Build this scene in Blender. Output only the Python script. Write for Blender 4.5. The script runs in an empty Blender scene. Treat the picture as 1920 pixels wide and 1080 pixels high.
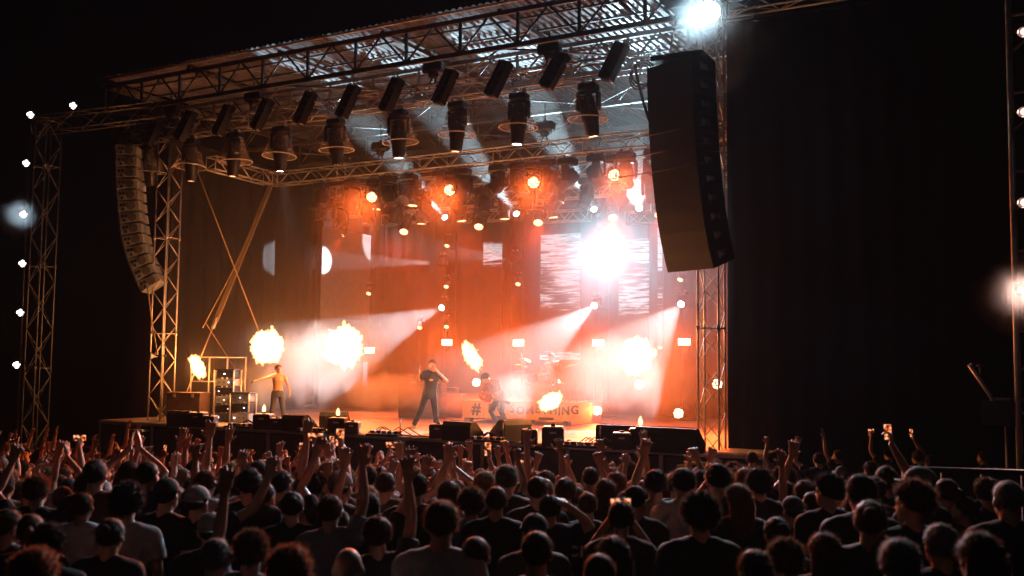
import bpy, bmesh, math, random
from mathutils import Vector, Matrix, Euler, noise, Quaternion
random.seed(7)
S = bpy.context.scene
COL = S.collection
R = math.radians

# ---------------------------------------------------------------- camera
CAM_POS = Vector((0, 0, 3.42))
FPX = 1867.0                     # focal length in pixels of a 1920 wide frame (35 mm lens)
_th, _pi, _ro = R(29), R(4.45), 0.0105
_fh = Vector((-math.sin(_th), math.cos(_th), 0)); _z = Vector((0, 0, 1))
CF = _fh * math.cos(_pi) + _z * math.sin(_pi)
_u0 = -_fh * math.sin(_pi) + _z * math.cos(_pi)
_r0 = Vector((math.cos(_th), math.sin(_th), 0))
CR = _r0 * math.cos(_ro) + _u0 * math.sin(_ro)
CU = _u0 * math.cos(_ro) - _r0 * math.sin(_ro)
cd = bpy.data.cameras.new('camera'); cam = bpy.data.objects.new('camera', cd); COL.objects.link(cam)
cd.sensor_width = 36; cd.lens = 35.0; cd.clip_start = 0.1; cd.clip_end = 2000
cd.dof.use_dof = True; cd.dof.focus_distance = 26; cd.dof.aperture_fstop = 2.0
m = Matrix((CR, CU, -CF)).transposed().to_4x4(); m.translation = CAM_POS
cam.matrix_world = m
S.camera = cam

def ray(px, py): return CF + CR * ((px - 960) / FPX) + CU * ((540 - py) / FPX)
def atY(px, py, Y):
    r = ray(px, py); return CAM_POS + r * (Y / r.y)
def atZ(px, py, Z):
    r = ray(px, py); return CAM_POS + r * ((Z - CAM_POS.z) / r.z)
def atD(px, py, d): return CAM_POS + ray(px, py) * d

# ---------------------------------------------------------------- sky (night) and added pinkish fill from behind the camera
w = bpy.data.worlds.new('World'); S.world = w; w.use_nodes = True
nt = w.node_tree; bg = nt.nodes['Background']
sk = nt.nodes.new('ShaderNodeTexSky'); sk.sky_type = 'NISHITA'; sk.sun_disc = False
sk.sun_elevation = R(28); sk.sun_rotation = R(150)
nt.links.new(sk.outputs[0], bg.inputs[0]); bg.inputs[1].default_value = 0.0001
sd = bpy.data.lights.new('crowd_fill_sun', 'SUN'); sd.energy = 0.018; sd.angle = R(12); sd.color = (1, 0.78, 0.78)
sun = bpy.data.objects.new('crowd_fill_sun', sd); COL.objects.link(sun)
sun.rotation_euler = (Vector((0.30, -0.75, 0.62))).to_track_quat('Z', 'Y').to_euler()

# ---------------------------------------------------------------- exposure and renderer
S.view_settings.view_transform = 'Standard'; S.view_settings.look = 'None'
S.view_settings.exposure = 0.0; S.view_settings.gamma = 1.0; S.view_settings.use_curve_mapping = False
S.render.engine = 'CYCLES'
cy = S.cycles
cy.use_denoising = True
try: cy.denoiser = 'OPENIMAGEDENOISE'
except Exception: pass
cy.max_bounces = 3; cy.diffuse_bounces = 1; cy.glossy_bounces = 2; cy.transmission_bounces = 3
cy.transparent_max_bounces = 10; cy.volume_bounces = 0
cy.sample_clamp_indirect = 4.0; cy.sample_clamp_direct = 30.0
cy.caustics_reflective = False; cy.caustics_refractive = False
cy.use_adaptive_sampling = True; cy.adaptive_threshold = .03; cy.adaptive_min_samples = 16
cy.volume_step_rate = 2.0; cy.volume_max_steps = 128

TMP = bpy.data.scenes.new('scratch')
# ---------------------------------------------------------------- helpers
def link(o, parent=None):
    COL.objects.link(o)
    if parent is not None: o.parent = parent
    return o
def tag(o, label=None, cat=None, group=None, kind=None):
    if label: o['label'] = label
    if cat: o['category'] = cat
    if group: o['group'] = group
    if kind: o['kind'] = kind
    return o
def thing(name, label, cat, loc=(0, 0, 0), rot=(0, 0, 0), group=None):
    o = bpy.data.objects.new(name, None); o.empty_display_size = 0.2; COL.objects.link(o)
    o.location = loc; o.rotation_euler = rot
    return tag(o, label, cat, group)

class MB:
    """collects shapes into one mesh"""
    def __init__(s): s.v = []; s.f = []; s.sm = []
    def add(s, vs, fs, smooth=False):
        n = len(s.v); s.v += [tuple(v) for v in vs]
        s.f += [tuple(i + n for i in f) for f in fs]; s.sm += [smooth] * len(fs)
        return s
    def box(s, c, d, rot=None, taper=1.0):
        x, y, z = d[0] / 2, d[1] / 2, d[2] / 2; c = Vector(c)
        vs = [Vector((sx * x * (taper if sz > 0 else 1), sy * y * (taper if sz > 0 else 1), sz * z)) for sz in (-1, 1) for sy in (-1, 1) for sx in (-1, 1)]
        if rot is not None:
            q = rot if isinstance(rot, (Matrix, Quaternion)) else Euler(rot)
            q = q.to_matrix() if not isinstance(q, Matrix) else q
            vs = [q @ v for v in vs]
        return s.add([c + v for v in vs], [(0, 2, 3, 1), (4, 5, 7, 6), (0, 1, 5, 4), (2, 6, 7, 3), (0, 4, 6, 2), (1, 3, 7, 5)])
    def bbox(s, c, d, b=0.02, rot=None):
        """box with chamfered edges"""
        x, y, z = d[0] / 2, d[1] / 2, d[2] / 2; c = Vector(c)
        bm = bmesh.new(); bmesh.ops.create_cube(bm, size=1.0)
        for v in bm.verts: v.co = Vector((v.co.x * d[0], v.co.y * d[1], v.co.z * d[2]))
        bmesh.ops.bevel(bm, geom=list(bm.edges), offset=min(b, x * .8, y * .8, z * .8), segments=1, affect='EDGES')
        q = Euler(rot).to_matrix() if rot is not None else Matrix.Identity(3)
        bm.verts.index_update()
        s.add([c + q @ v.co for v in bm.verts], [[v.index for v in f.verts] for f in bm.faces]); bm.free()
        return s
    def tube(s, pts, rad, n=8, caps=True, smooth=True):
        pts = [Vector(p) for p in pts]
        if not isinstance(rad, (list, tuple)): rad = [rad] * len(pts)
        vs = []; up = None
        for i, p in enumerate(pts):
            t = (pts[min(i + 1, len(pts) - 1)] - pts[max(i - 1, 0)]).normalized()
            if up is None:
                up = Vector((0, 0, 1)) if abs(t.z) < .9 else Vector((1, 0, 0))
            a = t.cross(up).normalized(); b = a.cross(t).normalized(); up = b
            for k in range(n):
                an = 2 * math.pi * k / n
                vs.append(p + (a * math.cos(an) + b * math.sin(an)) * rad[i])
        fs = [(i * n + k, i * n + (k + 1) % n, (i + 1) * n + (k + 1) % n, (i + 1) * n + k) for i in range(len(pts) - 1) for k in range(n)]
        s.add(vs, fs, smooth)
        if caps:
            m0 = len(s.v) - len(vs)
            s.f.append(tuple(m0 + k for k in reversed(range(n)))); s.f.append(tuple(m0 + (len(pts) - 1) * n + k for k in range(n))); s.sm += [False, False]
        return s
    def lathe(s, prof, mat=None, n=20, smooth=True, closed=False):
        """prof: (radius, height) along local z"""
        vs = []
        for r, h in prof:
            for k in range(n):
                an = 2 * math.pi * k / n
                vs.append(Vector((r * math.cos(an), r * math.sin(an), h)))
        if mat is not None: vs = [mat @ v for v in vs]
        fs = [(i * n + k, i * n + (k + 1) % n, (i + 1) * n + (k + 1) % n, (i + 1) * n + k) for i in range(len(prof) - 1) for k in range(n)]
        if closed: fs.append(tuple(reversed(range(n)))); fs.append(tuple((len(prof) - 1) * n + k for k in range(n)))
        return s.add(vs, fs, smooth)
    def ell(s, c, r, rot=None, n=12, m=8):
        q = Euler(rot).to_matrix() if (rot is not None and not isinstance(rot, Matrix)) else (rot if rot is not None else Matrix.Identity(3))
        c = Vector(c); vs = []
        for i in range(m + 1):
            ph = math.pi * i / m
            for k in range(n):
                an = 2 * math.pi * k / n
                vs.append(c + q @ Vector((r[0] * math.sin(ph) * math.cos(an), r[1] * math.sin(ph) * math.sin(an), r[2] * math.cos(ph))))
        fs = [(i * n + k, (i + 1) * n + k, (i + 1) * n + (k + 1) % n, i * n + (k + 1) % n) for i in range(m) for k in range(n)]
        return s.add(vs, fs, True)
    def mesh(s, name, mat=None):
        me = bpy.data.meshes.new(name); me.from_pydata(s.v, [], s.f)
        me.polygons.foreach_set('use_smooth', s.sm)
        if mat: me.materials.append(mat)
        me.validate(clean_customdata=False); me.update()
        return me
    def build(s, name, mat=None, parent=None):
        return link(bpy.data.objects.new(name, s.mesh(name, mat)), parent)

def put(name, me, parent=None, loc=(0, 0, 0), rot=(0, 0, 0), scale=(1, 1, 1)):
    o = bpy.data.objects.new(name, me); link(o, parent)
    o.location = loc; o.rotation_euler = rot; o.scale = scale
    return o
def copy_tree(o, parent=None):
    c = o.copy(); COL.objects.link(c); c.parent = parent
    for ch in o.children: copy_tree(ch, c)
    return c

# ---------------------------------------------------------------- materials
def pm(name, col, col2=None, scale=6.0, rough=0.6, metal=0.0, bump=0.0, rvar=0.1, objcol=False, bscale=None, spec=0.5):
    m = bpy.data.materials.new(name); m.use_nodes = True; n = m.node_tree; b = n.nodes['Principled BSDF']
    tc = n.nodes.new('ShaderNodeTexCoord'); no = n.nodes.new('ShaderNodeTexNoise')
    no.inputs['Scale'].default_value = scale; no.inputs['Detail'].default_value = 6; no.inputs['Roughness'].default_value = .65
    n.links.new(tc.outputs['Object'], no.inputs['Vector'])
    mx = n.nodes.new('ShaderNodeMix'); mx.data_type = 'RGBA'
    rp = n.nodes.new('ShaderNodeValToRGB'); rp.color_ramp.elements[0].position = .35; rp.color_ramp.elements[1].position = .7
    n.links.new(no.outputs['Fac'], rp.inputs[0]); n.links.new(rp.outputs[0], mx.inputs[0])
    c2 = col2 or tuple(c * .7 for c in col)
    mx.inputs[6].default_value = (*c2, 1); mx.inputs[7].default_value = (*col, 1)
    out = mx.outputs[2]
    if objcol:
        oi = n.nodes.new('ShaderNodeObjectInfo'); ml = n.nodes.new('ShaderNodeMix'); ml.data_type = 'RGBA'; ml.blend_type = 'MULTIPLY'
        ml.inputs[0].default_value = 1; n.links.new(out, ml.inputs[6]); n.links.new(oi.outputs['Color'], ml.inputs[7]); out = ml.outputs[2]
    n.links.new(out, b.inputs['Base Color'])
    mr = n.nodes.new('ShaderNodeMapRange'); mr.inputs[3].default_value = max(.02, rough - rvar); mr.inputs[4].default_value = min(1, rough + rvar)
    n.links.new(no.outputs['Fac'], mr.inputs[0]); n.links.new(mr.outputs[0], b.inputs['Roughness'])
    b.inputs['Metallic'].default_value = metal; b.inputs['Specular IOR Level'].default_value = spec
    if bump:
        nb = n.nodes.new('ShaderNodeTexNoise'); nb.inputs['Scale'].default_value = bscale or scale * 6; nb.inputs['Detail'].default_value = 4
        n.links.new(tc.outputs['Object'], nb.inputs['Vector'])
        bp = n.nodes.new('ShaderNodeBump'); bp.inputs['Strength'].default_value = bump; bp.inputs['Distance'].default_value = .02
        n.links.new(nb.outputs['Fac'], bp.inputs['Height']); n.links.new(bp.outputs[0], b.inputs['Normal'])
    return m
def em(name, col, strength, sample=False, cells=0.0):
    """a lamp's glowing lens; cells breaks it into separate LED dots"""
    m = bpy.data.materials.new(name); m.use_nodes = True; n = m.node_tree; n.nodes.clear()
    o = n.nodes.new('ShaderNodeOutputMaterial'); e = n.nodes.new('ShaderNodeEmission')
    e.inputs[0].default_value = (*col, 1); e.inputs[1].default_value = strength
    if cells:
        tc = n.nodes.new('ShaderNodeTexCoord'); vo = n.nodes.new('ShaderNodeTexVoronoi'); vo.inputs['Scale'].default_value = cells; vo.inputs['Randomness'].default_value = .25
        n.links.new(tc.outputs['Object'], vo.inputs['Vector'])
        mr = n.nodes.new('ShaderNodeMapRange'); mr.inputs[1].default_value = .28; mr.inputs[2].default_value = .5; mr.inputs[3].default_value = strength; mr.inputs[4].default_value = strength * .05
        n.links.new(vo.outputs['Distance'], mr.inputs[0]); n.links.new(mr.outputs[0], e.inputs[1])
    n.links.new(e.outputs[0], o.inputs['Surface'])
    m.cycles.emission_sampling = 'FRONT' if sample else 'NONE'
    return m
M = dict(
    alu=pm('brushed_aluminium', (.62, .61, .6), (.45, .44, .43), 9, .36, .35, .15),
    steel=pm('painted_steel', (.20, .21, .22), (.10, .105, .11), 5, .5, .5, .2),
    black=pm('black_paint', (.022, .022, .024), (.012, .012, .013), 12, .45, 0, .1),
    blackmetal=pm('black_metal', (.035, .035, .038), (.02, .02, .022), 10, .38, .4, .1),
    cab=pm('speaker_wood', (.03, .029, .028), (.015, .015, .015), 20, .6, 0, .3),
    greycab=pm('grey_speaker_paint', (.27, .31, .35), (.18, .21, .24), 9, .55, 0, .2),
    grille=pm('grille_cloth', (.10, .10, .10), (.06, .06, .06), 60, .7, .3, .6),
    curtain=pm('black_drape', (.009, .0085, .009), (.005, .005, .0055), 3, .85, 0, .4),
    deck=pm('stage_plywood', (.48, .43, .39), (.34, .30, .27), 2.2, .42, 0, .15),
    panel=pm('stage_skirt_panel', (.10, .10, .105), (.06, .06, .065), 4, .55, 0, .2),
    ground=pm('trampled_ground', (.06, .055, .045), (.03, .03, .022), 1.5, .9, 0, .8),
    roof=pm('galvanised_sheet', (.17, .18, .195), (.10, .105, .115), 1.6, .42, .55, .15),
    rubber=pm('black_rubber', (.02, .02, .02), (.012, .012, .012), 20, .7),
    strap=pm('webbing_strap', (.50, .38, .24), (.35, .25, .15), 30, .7, 0, .3),
    yellow=pm('painted_board', (.78, .50, .22), (.62, .36, .14), 5, .6, 0, .2),
    letter=pm('brushed_lettering', (.10, .055, .05), (.05, .03, .03), 25, .7),
    wood=pm('case_wood', (.16, .10, .07), (.10, .06, .04), 8, .55, 0, .2),
    chrome=pm('chrome', (.8, .8, .8), (.6, .6, .6), 8, .2, 1.0),
    brass=pm('cymbal_brass', (.75, .55, .22), (.6, .42, .15), 14, .28, 1.0),
    red=pm('red_lacquer', (.35, .05, .03), (.2, .03, .02), 6, .3),
    white_em=em('white_lens', (1, .98, .95), 40), warm_em=em('orange_lens', (1, .42, .18), 14, cells=14),
    blast_em=em('blazing_lens', (.85, .95, 1), 400), led_white=em('led_cells', (1, .92, .9), 16, cells=9),
    led_pink=em('pink_led_cells', (1, .5, .4), 7, cells=9),
    led_orange=em('orange_led_cells', (1, .62, .32), 12, cells=11), strobe=em('strobe_tube', (1, .55, .25), 18),
    dead=pm('dark_lens', (.05, .05, .06), (.02, .02, .02), 10, .12),
)
def glassy(name, col, alpha, rough):
    m = bpy.data.materials.new(name); m.use_nodes = True; n = m.node_tree; n.nodes.clear()
    o = n.nodes.new('ShaderNodeOutputMaterial'); t = n.nodes.new('ShaderNodeBsdfTransparent'); g = n.nodes.new('ShaderNodeBsdfPrincipled')
    g.inputs['Base Color'].default_value = (*col, 1); g.inputs['Roughness'].default_value = rough
    no = n.nodes.new('ShaderNodeTexNoise'); no.inputs['Scale'].default_value = 9; no.inputs['Detail'].default_value = 5
    tc = n.nodes.new('ShaderNodeTexCoord'); n.links.new(tc.outputs['Object'], no.inputs['Vector'])
    mr = n.nodes.new('ShaderNodeMapRange'); mr.inputs[1].default_value = .3; mr.inputs[2].default_value = .8; mr.inputs[3].default_value = alpha * .7; mr.inputs[4].default_value = min(1, alpha * 1.3)
    n.links.new(no.outputs['Fac'], mr.inputs[0])
    x = n.nodes.new('ShaderNodeMixShader'); n.links.new(mr.outputs[0], x.inputs[0]); n.links.new(t.outputs[0], x.inputs[1]); n.links.new(g.outputs[0], x.inputs[2])
    n.links.new(x.outputs[0], o.inputs['Surface'])
    return m
M['dome'] = glassy('rain_dome_plastic', (.75, .68, .6), .30, .25)
M['dome_rim'] = pm('dome_rim_plastic', (.6, .56, .5), (.45, .42, .4), 9, .3)

def spot(name, loc, target, energy, angle, col, blend=.15, radius=.08, parent=None):
    l = bpy.data.lights.new(name, 'SPOT'); l.energy = energy; l.spot_size = R(angle); l.spot_blend = blend; l.color = col; l.shadow_soft_size = radius
    o = bpy.data.objects.new(name, l); COL.objects.link(o)
    o.location = loc; o.rotation_euler = (Vector(loc) - Vector(target)).to_track_quat('Z', 'Y').to_euler()
    if parent is not None:
        o.parent = parent; o.matrix_parent_inverse = mat_of(parent).inverted()
    return o
def point(name, loc, energy, col, radius=.2, parent=None):
    l = bpy.data.lights.new(name, 'POINT'); l.energy = energy; l.color = col; l.shadow_soft_size = radius
    o = bpy.data.objects.new(name, l); COL.objects.link(o); o.location = loc
    if parent is not None:
        o.parent = parent; o.matrix_parent_inverse = mat_of(parent).inverted()
    return o
def mat_of(o):
    mm = Matrix.LocRotScale(o.location, o.rotation_euler, o.scale)
    return mat_of(o.parent) @ o.matrix_parent_inverse @ mm if o.parent else mm
ORANGE = (1.0, .21, .045); AMBER = (1.0, .36, .10); WHITE = (.93, .96, 1.0); FIRE = (1.0, .30, .065)
# ================================================================ GROUND
def ground_z(x, y):
    d = max(0.0, y * math.cos(_th) - x * math.sin(_th))
    return .99 - .03 * d if d < 8 else max(0.0, .75 - .1 * (d - 8))
gx = [-600, -200, -80, -50] + [-40 + 2 * i for i in range(31)] + [30, 45, 80, 200, 600]
gy = [-300, -100, -40, -15] + [-8 + 2 * i for i in range(31)] + [60, 80, 150, 400, 900]
vs = []; fs = []
for yy in gy:
    for xx in gx:
        vs.append((xx, yy, ground_z(xx, yy) + (.03 * noise.noise(Vector((xx * .6, yy * .6, 0))) if -8 < yy < 19 else 0)))
for j in range(len(gy) - 1):
    for i in range(len(gx) - 1):
        a = j * len(gx) + i; fs.append((a, a + 1, a + len(gx) + 1, a + len(gx)))
tag(MB().add(vs, fs, True).build('ground', M['ground']), kind='structure')

XL, XR, YF, YB, ZF = -24.65, -7.0, 22.0, 35.0, 1.6      # tower lines, stage front/back, deck height

# ================================================================ STAGE PLATFORM
st = thing('stage_platform', 'raised concert stage with dark skirt panels and pale worn deck', 'stage', (-15.8, 21.2, 0))
def rel(o, p): return Vector(p) - o.location
deckmesh = None
X0, X1 = -26.4, -5.6
nx, ny = 10, 7
dx, dy = (X1 - X0) / nx, (YB - 21.2) / ny
dm = MB().bbox((0, 0, -.05), (dx - .006, dy - .006, .1), .006).mesh('deck_panel', M['deck'])
for i in range(nx):
    for j in range(ny):
        put('deck_panel', dm, st, rel(st, (X0 + (i + .5) * dx, 21.2 + (j + .5) * dy, ZF + random.uniform(-.002, .002))))
MB().box(rel(st, (-16, 28.1, .72)), (20.4, 13.4, 1.43)).build('under_frame', M['black'], st)
np_ = 9
pw = (X1 - X0) / np_
pmsh = MB().bbox((0, 0, 0), (pw - .16, .04, 1.36), .01).mesh('front_panel', M['panel'])
post = MB().bbox((0, 0, 0), (.10, .07, 1.44), .01).mesh('panel_post', M['alu'])
for i in range(np_):
    put('front_panel', pmsh, st, rel(st, (X0 + (i + .5) * pw, 21.24, .75)))
for i in range(np_ + 1):
    put('panel_post', post, st, rel(st, (X0 + i * pw, 21.21, .75)))
MB().bbox(rel(st, (-16, 21.165, 1.53)), (20.8, .07, .1), .01).build('edge_trim', M['alu'], st)

# ================================================================ TRUSSES
BR = {}
def brace_mesh(r, mat):
    k = (r, mat)
    if k not in BR: BR[k] = MB().tube([(0, 0, 0), (0, 0, 1)], r, 6).mesh('brace', M[mat])
    return BR[k]
def truss(name, label, cat, p0, p1, size=.42, seg=.5, rc=.026, rb=.013, mat='alu', joined=False, group=None, parent=None, side=None):
    p0 = Vector(p0); p1 = Vector(p1); L = (p1 - p0).length; ax = (p1 - p0).normalized()
    if parent is None: t = thing(name, label, cat, p0, group=group)
    else: t = bpy.data.objects.new(name, None); link(t, parent); t.location = p0 - parent.location
    a = side or (Vector((0, 0, 1)) if abs(ax.z) < .9 else Vector((1, 0, 0)))
    b = ax.cross(a).normalized(); a = b.cross(ax).normalized(); h = size / 2
    cs = [a * h + b * h, a * h - b * h, -a * h - b * h, -a * h + b * h]
    for c in cs: MB().tube([c, c + ax * L], rc, 8).build('chord', M[mat], t)
    n = max(1, round(L / seg)); sl = L / n; lac = MB(); bm_ = brace_mesh(rb, mat)
    for fi in range(4):
        ca, cb = cs[fi], cs[(fi + 1) % 4]
        for i in range(n):
            u, v = (ca, cb) if (i + fi) % 2 == 0 else (cb, ca)
            q0 = u + ax * (i * sl); q1 = v + ax * ((i + 1) * sl)
            if joined: lac.tube([q0, q1], rb, 5, False)
            else:
                o = put('brace', bm_, t, q0); o.rotation_mode = 'QUATERNION'
                o.rotation_quaternion = (q1 - q0).to_track_quat('Z', 'Y'); o.scale = (1, 1, (q1 - q0).length)
    if joined: lac.build('lacing', M[mat], t)
    # end frames
    for e in (0, L):
        fr = MB()
        for k in range(4): fr.tube([cs[k] + ax * e, cs[(k + 1) % 4] + ax * e], rb * 1.3, 6)
        fr.build('end_frame', M[mat], t)
    k = 3.0
    while k < L - 1:
        fr = MB()
        for q in range(4):
            fr.tube([cs[q] + ax * k, cs[(q + 1) % 4] + ax * k], rb * 1.2, 6)
            fr.tube([cs[q] + ax * (k - .06), cs[q] + ax * (k + .06)], rc * 1.5, 8)
        fr.build('joint_collar', M[mat], t); k += 3.0
    return t
truss('truss_tower', 'aluminium truss tower at the left front corner of the stage', 'truss', (XL, YF, 1.3), (XL, YF, 10.5), .52, .55)
truss('truss_tower', 'aluminium truss tower behind the big black speaker array, right stage corner', 'truss', (XR, YF, 1.3), (XR, YF, 11.9), .48, .55)
for x in (XL, XR):
    t = thing('tower_base', 'ballast base block under the %s stage tower' % ('left' if x == XL else 'right'), 'base', (x, YF - .1, 0))
    MB().bbox((0, -.75, .66), (.9, .5, 1.3), .03).build('block', M['black'], t)
    MB().bbox((-.35, -.52, 1.45), (.18, .12, .3), .02).build('junction_box', M['greycab'], t)
    MB().bbox((.1, -.75, 1.35), (.7, .45, .06), .01).build('top_plate', M['alu'], t)
FT_Z = 10.68
ftr = truss('lighting_truss', 'front lighting truss with bell domed spotlights along the stage mouth', 'truss', (-27.1, 21.95, FT_Z), (-8.6, 21.95, FT_Z), .42, .5)
t2 = truss('lighting_truss', 'second lighting truss inside the stage, lit orange, corner visible at left', 'truss', (-24.0, 26.0, 9.8), (-7.6, 26.0, 9.8), .42, .5)
truss('lighting_truss', 'short side truss running back to the corner of the second lighting truss', 'truss', (-24.0, 23.1, 9.86), (-24.0, 25.75, 9.8), .42, .5)
truss('lighting_truss', 'third lighting truss across the stage behind the second', 'truss', (-24.2, 29.5, 9.9), (-7.8, 29.5, 9.9), .42, .5, joined=True)
truss('lighting_truss', 'rearmost high lighting truss above the screens', 'truss', (-23.6, 32.6, 9.75), (-8.2, 32.6, 9.75), .42, .5, joined=True)
for i, (xa, xb, w_) in enumerate(((598, 672, 'left'), (722, 800, 'second'), (868, 945, 'middle'), (1010, 1105, 'fourth'), (1175, 1245, 'rightmost'))):
    a = atY(xa, 405 + (8 if i == 1 else 0) + i * 1, 33.8); b = atY(xb, 412 + i * 1, 34.0 if i > 1 else 33.4)
    truss('lighting_truss', 'short low rear truss piece, %s of the row above the screens' % w_, 'truss', a, (b.x, b.y, a.z), .42, .45, joined=True)

# ================================================================ ROOF
rf = thing('stage_roof', 'corrugated metal stage roof on a dark steel frame', 'roof', (-16.5, 21.5, 11.4))
RXL, RXR = -27.2, -6.7
def rr(p): return rel(rf, p)
ZT, ZB = 12.37, 11.48
ys = [21.5, 24.6, 27.8, 31.0, 34.2]
rx = [RXL + 3.7 * i for i in range(6)]
for k, y in enumerate(ys):
    MB().box(rr(((RXL + RXR) / 2, y, ZT)), (RXR - RXL, .10, .12)).build('top_chord', M['steel'], rf)
    MB().box(rr(((RXL + RXR) / 2, y, ZB)), (RXR - RXL, .10, .12)).build('bottom_chord', M['steel'], rf)
    n = 24; sx = (RXR - RXL) / n
    for i in range(n + 1):
        x = RXL + i * sx
        if k < 3 or i % 2 == 0:
            if i % 2 == 0: MB().box(rr((x, y, (ZT + ZB) / 2)), (.07, .065, ZT - ZB - .125)).build('web_post', M['steel'], rf)
        if i < n and k < 4:
            up = i % 2 == 0
            MB().tube([rr((x + .05, y, ZB + .06 if up else ZT - .06)), rr((x + sx - .05, y, ZT - .06 if up else ZB + .06))], .03, 6).build('web_diagonal', M['steel'], rf)
for x in rx:
    MB().box(rr((x, (ys[0] + ys[-1]) / 2 + .06, ZT + .11)), (.13, ys[-1] - ys[0], .10)).build('rafter', M['steel'], rf)
for i in range(len(rx) - 1):                    # flat cross bracing between the frames
    for j in range(3):
        a, b = (rx[i], rx[i + 1]) if (i + j) % 2 == 0 else (rx[i + 1], rx[i])
        MB().tube([rr((a, ys[j] + .1, ZB + .02)), rr((b, ys[j + 1] - .1, ZB + .02))], .028, 6).build('cross_brace', M['steel'], rf)
for j in range(4):
    for q in (1, 2):
        y = ys[j] + (ys[j + 1] - ys[j]) * q / 3
        MB().box(rr(((RXL + RXR) / 2, y, ZT + .185)), (RXR - RXL, .05, .05)).build('purlin', M['steel'], rf)
# corrugated sheets, one strip per bay between purlin lines
per = .20; npr = 18
def sheet(w_, l_):
    vs = []; fs = []; n = int(w_ / per) * 4
    pr = [0, 0, .05, .05]
    for i in range(n + 1):
        x = -w_ / 2 + w_ * i / n + (.25 * per * (.25 if i % 4 in (1, 3) else 0) * (1 if i % 4 == 1 else -1))
        zz = pr[(i + 3) % 4]
        vs += [(x, -l_ / 2, zz), (x, l_ / 2, zz)]
    for i in range(n): fs.append((2 * i, 2 * i + 1, 2 * i + 3, 2 * i + 2))
    return MB().add(vs, fs).mesh('roof_sheet', M['roof'])
shm = sheet(3.68, 2.46)
for i in range(6):
    for j in range(6):
        if i == 5: continue
        o = put('roof_sheet', shm, rf, rr((RXL + 3.7 * (i + .5), 21.35 + 2.42 * (j + .5), ZT + .225 + .012 * ((i + j) % 2))))
        o.rotation_euler = (R(-.6), 0, 0)
MB().tube([rr((RXL - .1, 21.2, ZT + .14)), rr((RXR, 21.2, ZT + .14))], .035, 8).build('edge_beam', M['alu'], rf)
MB().box(rr((RXL - .06, 28, ZT + .05)), (.08, 13.4, .22)).build('side_fascia', M['steel'], rf)

# ================================================================ DRAPES
def drape(name, label, p0, p1, z0, z1, amp=.12, wl=.6, seed=0, mat='curtain', sag=0.0):
    p0 = Vector((*p0, 0)); p1 = Vector((*p1, 0)); L = (p1 - p0).length; ax = (p1 - p0) / L; nn = Vector((-ax.y, ax.x, 0))
    t = thing(name, label, 'curtain', (p0.x, p0.y, z0))
    nu, nv = int(L / .12), 12; vs = []
    for j in range(nv + 1):
        f = j / nv
        for i in range(nu + 1):
            u = i / nu * L
            o = amp * (math.sin(u / wl * 6.28 + 2 * noise.noise(Vector((u * .4, f * 1.2, seed)))) * (.5 + .5 * noise.noise(Vector((u * .25, seed, 1.7)))) + .9 * noise.noise(Vector((u * .5, f * 2.5, seed + 9))))
            vs.append(ax * u + nn * o + Vector((0, 0, f * (z1 - z0) - sag * math.sin(u / L * 3.14) * f)))
    fs = [(j * (nu + 1) + i, j * (nu + 1) + i + 1, (j + 1) * (nu + 1) + i + 1, (j + 1) * (nu + 1) + i) for j in range(nv) for i in range(nu)]
    MB().add(vs, fs, True).build('cloth', M[mat], t)
    MB().tube([(0, 0, z1 - z0), ax * L + Vector((0, 0, z1 - z0))], .03, 8).build('hanging_rail', M['blackmetal'], t)
    return t
drape('backdrop_curtain', 'tall black backdrop curtain closing the rear of the stage', (-29.5, 35.3), (-5.2, 35.3), 0, 12.2, .1, .7, 1)
drape('side_curtain', 'dark crumpled side curtain at the left wing of the stage', (-28.6, 34.9), (-26.8, 24.0), 0, 11.2, .16, .9, 4)
drape('side_curtain', 'black curtain hung from the truss right of the right stage tower', (-6.74, 22.42), (3.6, 22.9), 0.1, 11.5, .11, .6, 6)
drape('side_curtain', 'dark curtain closing the right wing behind the tower', (-5.4, 23.4), (-5.2, 35.0), 0, 11.4, .12, .7, 3)
# ================================================================ FIXTURES
Zv = Vector((0, 0, 1))
def aim_matrix(dirv, roll_ref=Vector((0, 0, 1))):
    return Vector(dirv).to_track_quat('Z', 'Y').to_matrix()
CACHE = {}
def mesh_of(key, fn):
    if key not in CACHE: CACHE[key] = fn()
    return CACHE[key]
# --- moving head: base hung from truss, yoke, barrel head. local origin at clamp (top)
def mh_base():
    b = MB().bbox((0, 0, -.12), (.40, .28, .16), .03); return b.mesh('base', M['blackmetal'])
def mh_clamp():
    return MB().box((-.12, 0, 0), (.05, .09, .1)).box((.12, 0, 0), (.05, .09, .1)).box((0, 0, -.035), (.34, .06, .03)).mesh('clamp', M['alu'])
def mh_yoke():
    b = MB().bbox((0, 0, -.235), (.46, .16, .07), .02)
    for s in (-1, 1): b.bbox((s * .225, 0, -.41), (.06, .18, .40), .025)
    return b.mesh('yoke', M['blackmetal'])
def mh_head():
    return MB().lathe([(.0, -.26), (.12, -.255), (.165, -.2), (.175, -.02), (.185, .02), (.165, .06), (.155, .2), (.168, .24), (.168, .29), (.15, .29)], None, 18).mesh('head', M['blackmetal'])
def mh_lens(mat): return MB().lathe([(.0, .285), (.15, .28)], None, 18, False).mesh('lens', M[mat])
ROWCT = {}
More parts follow.
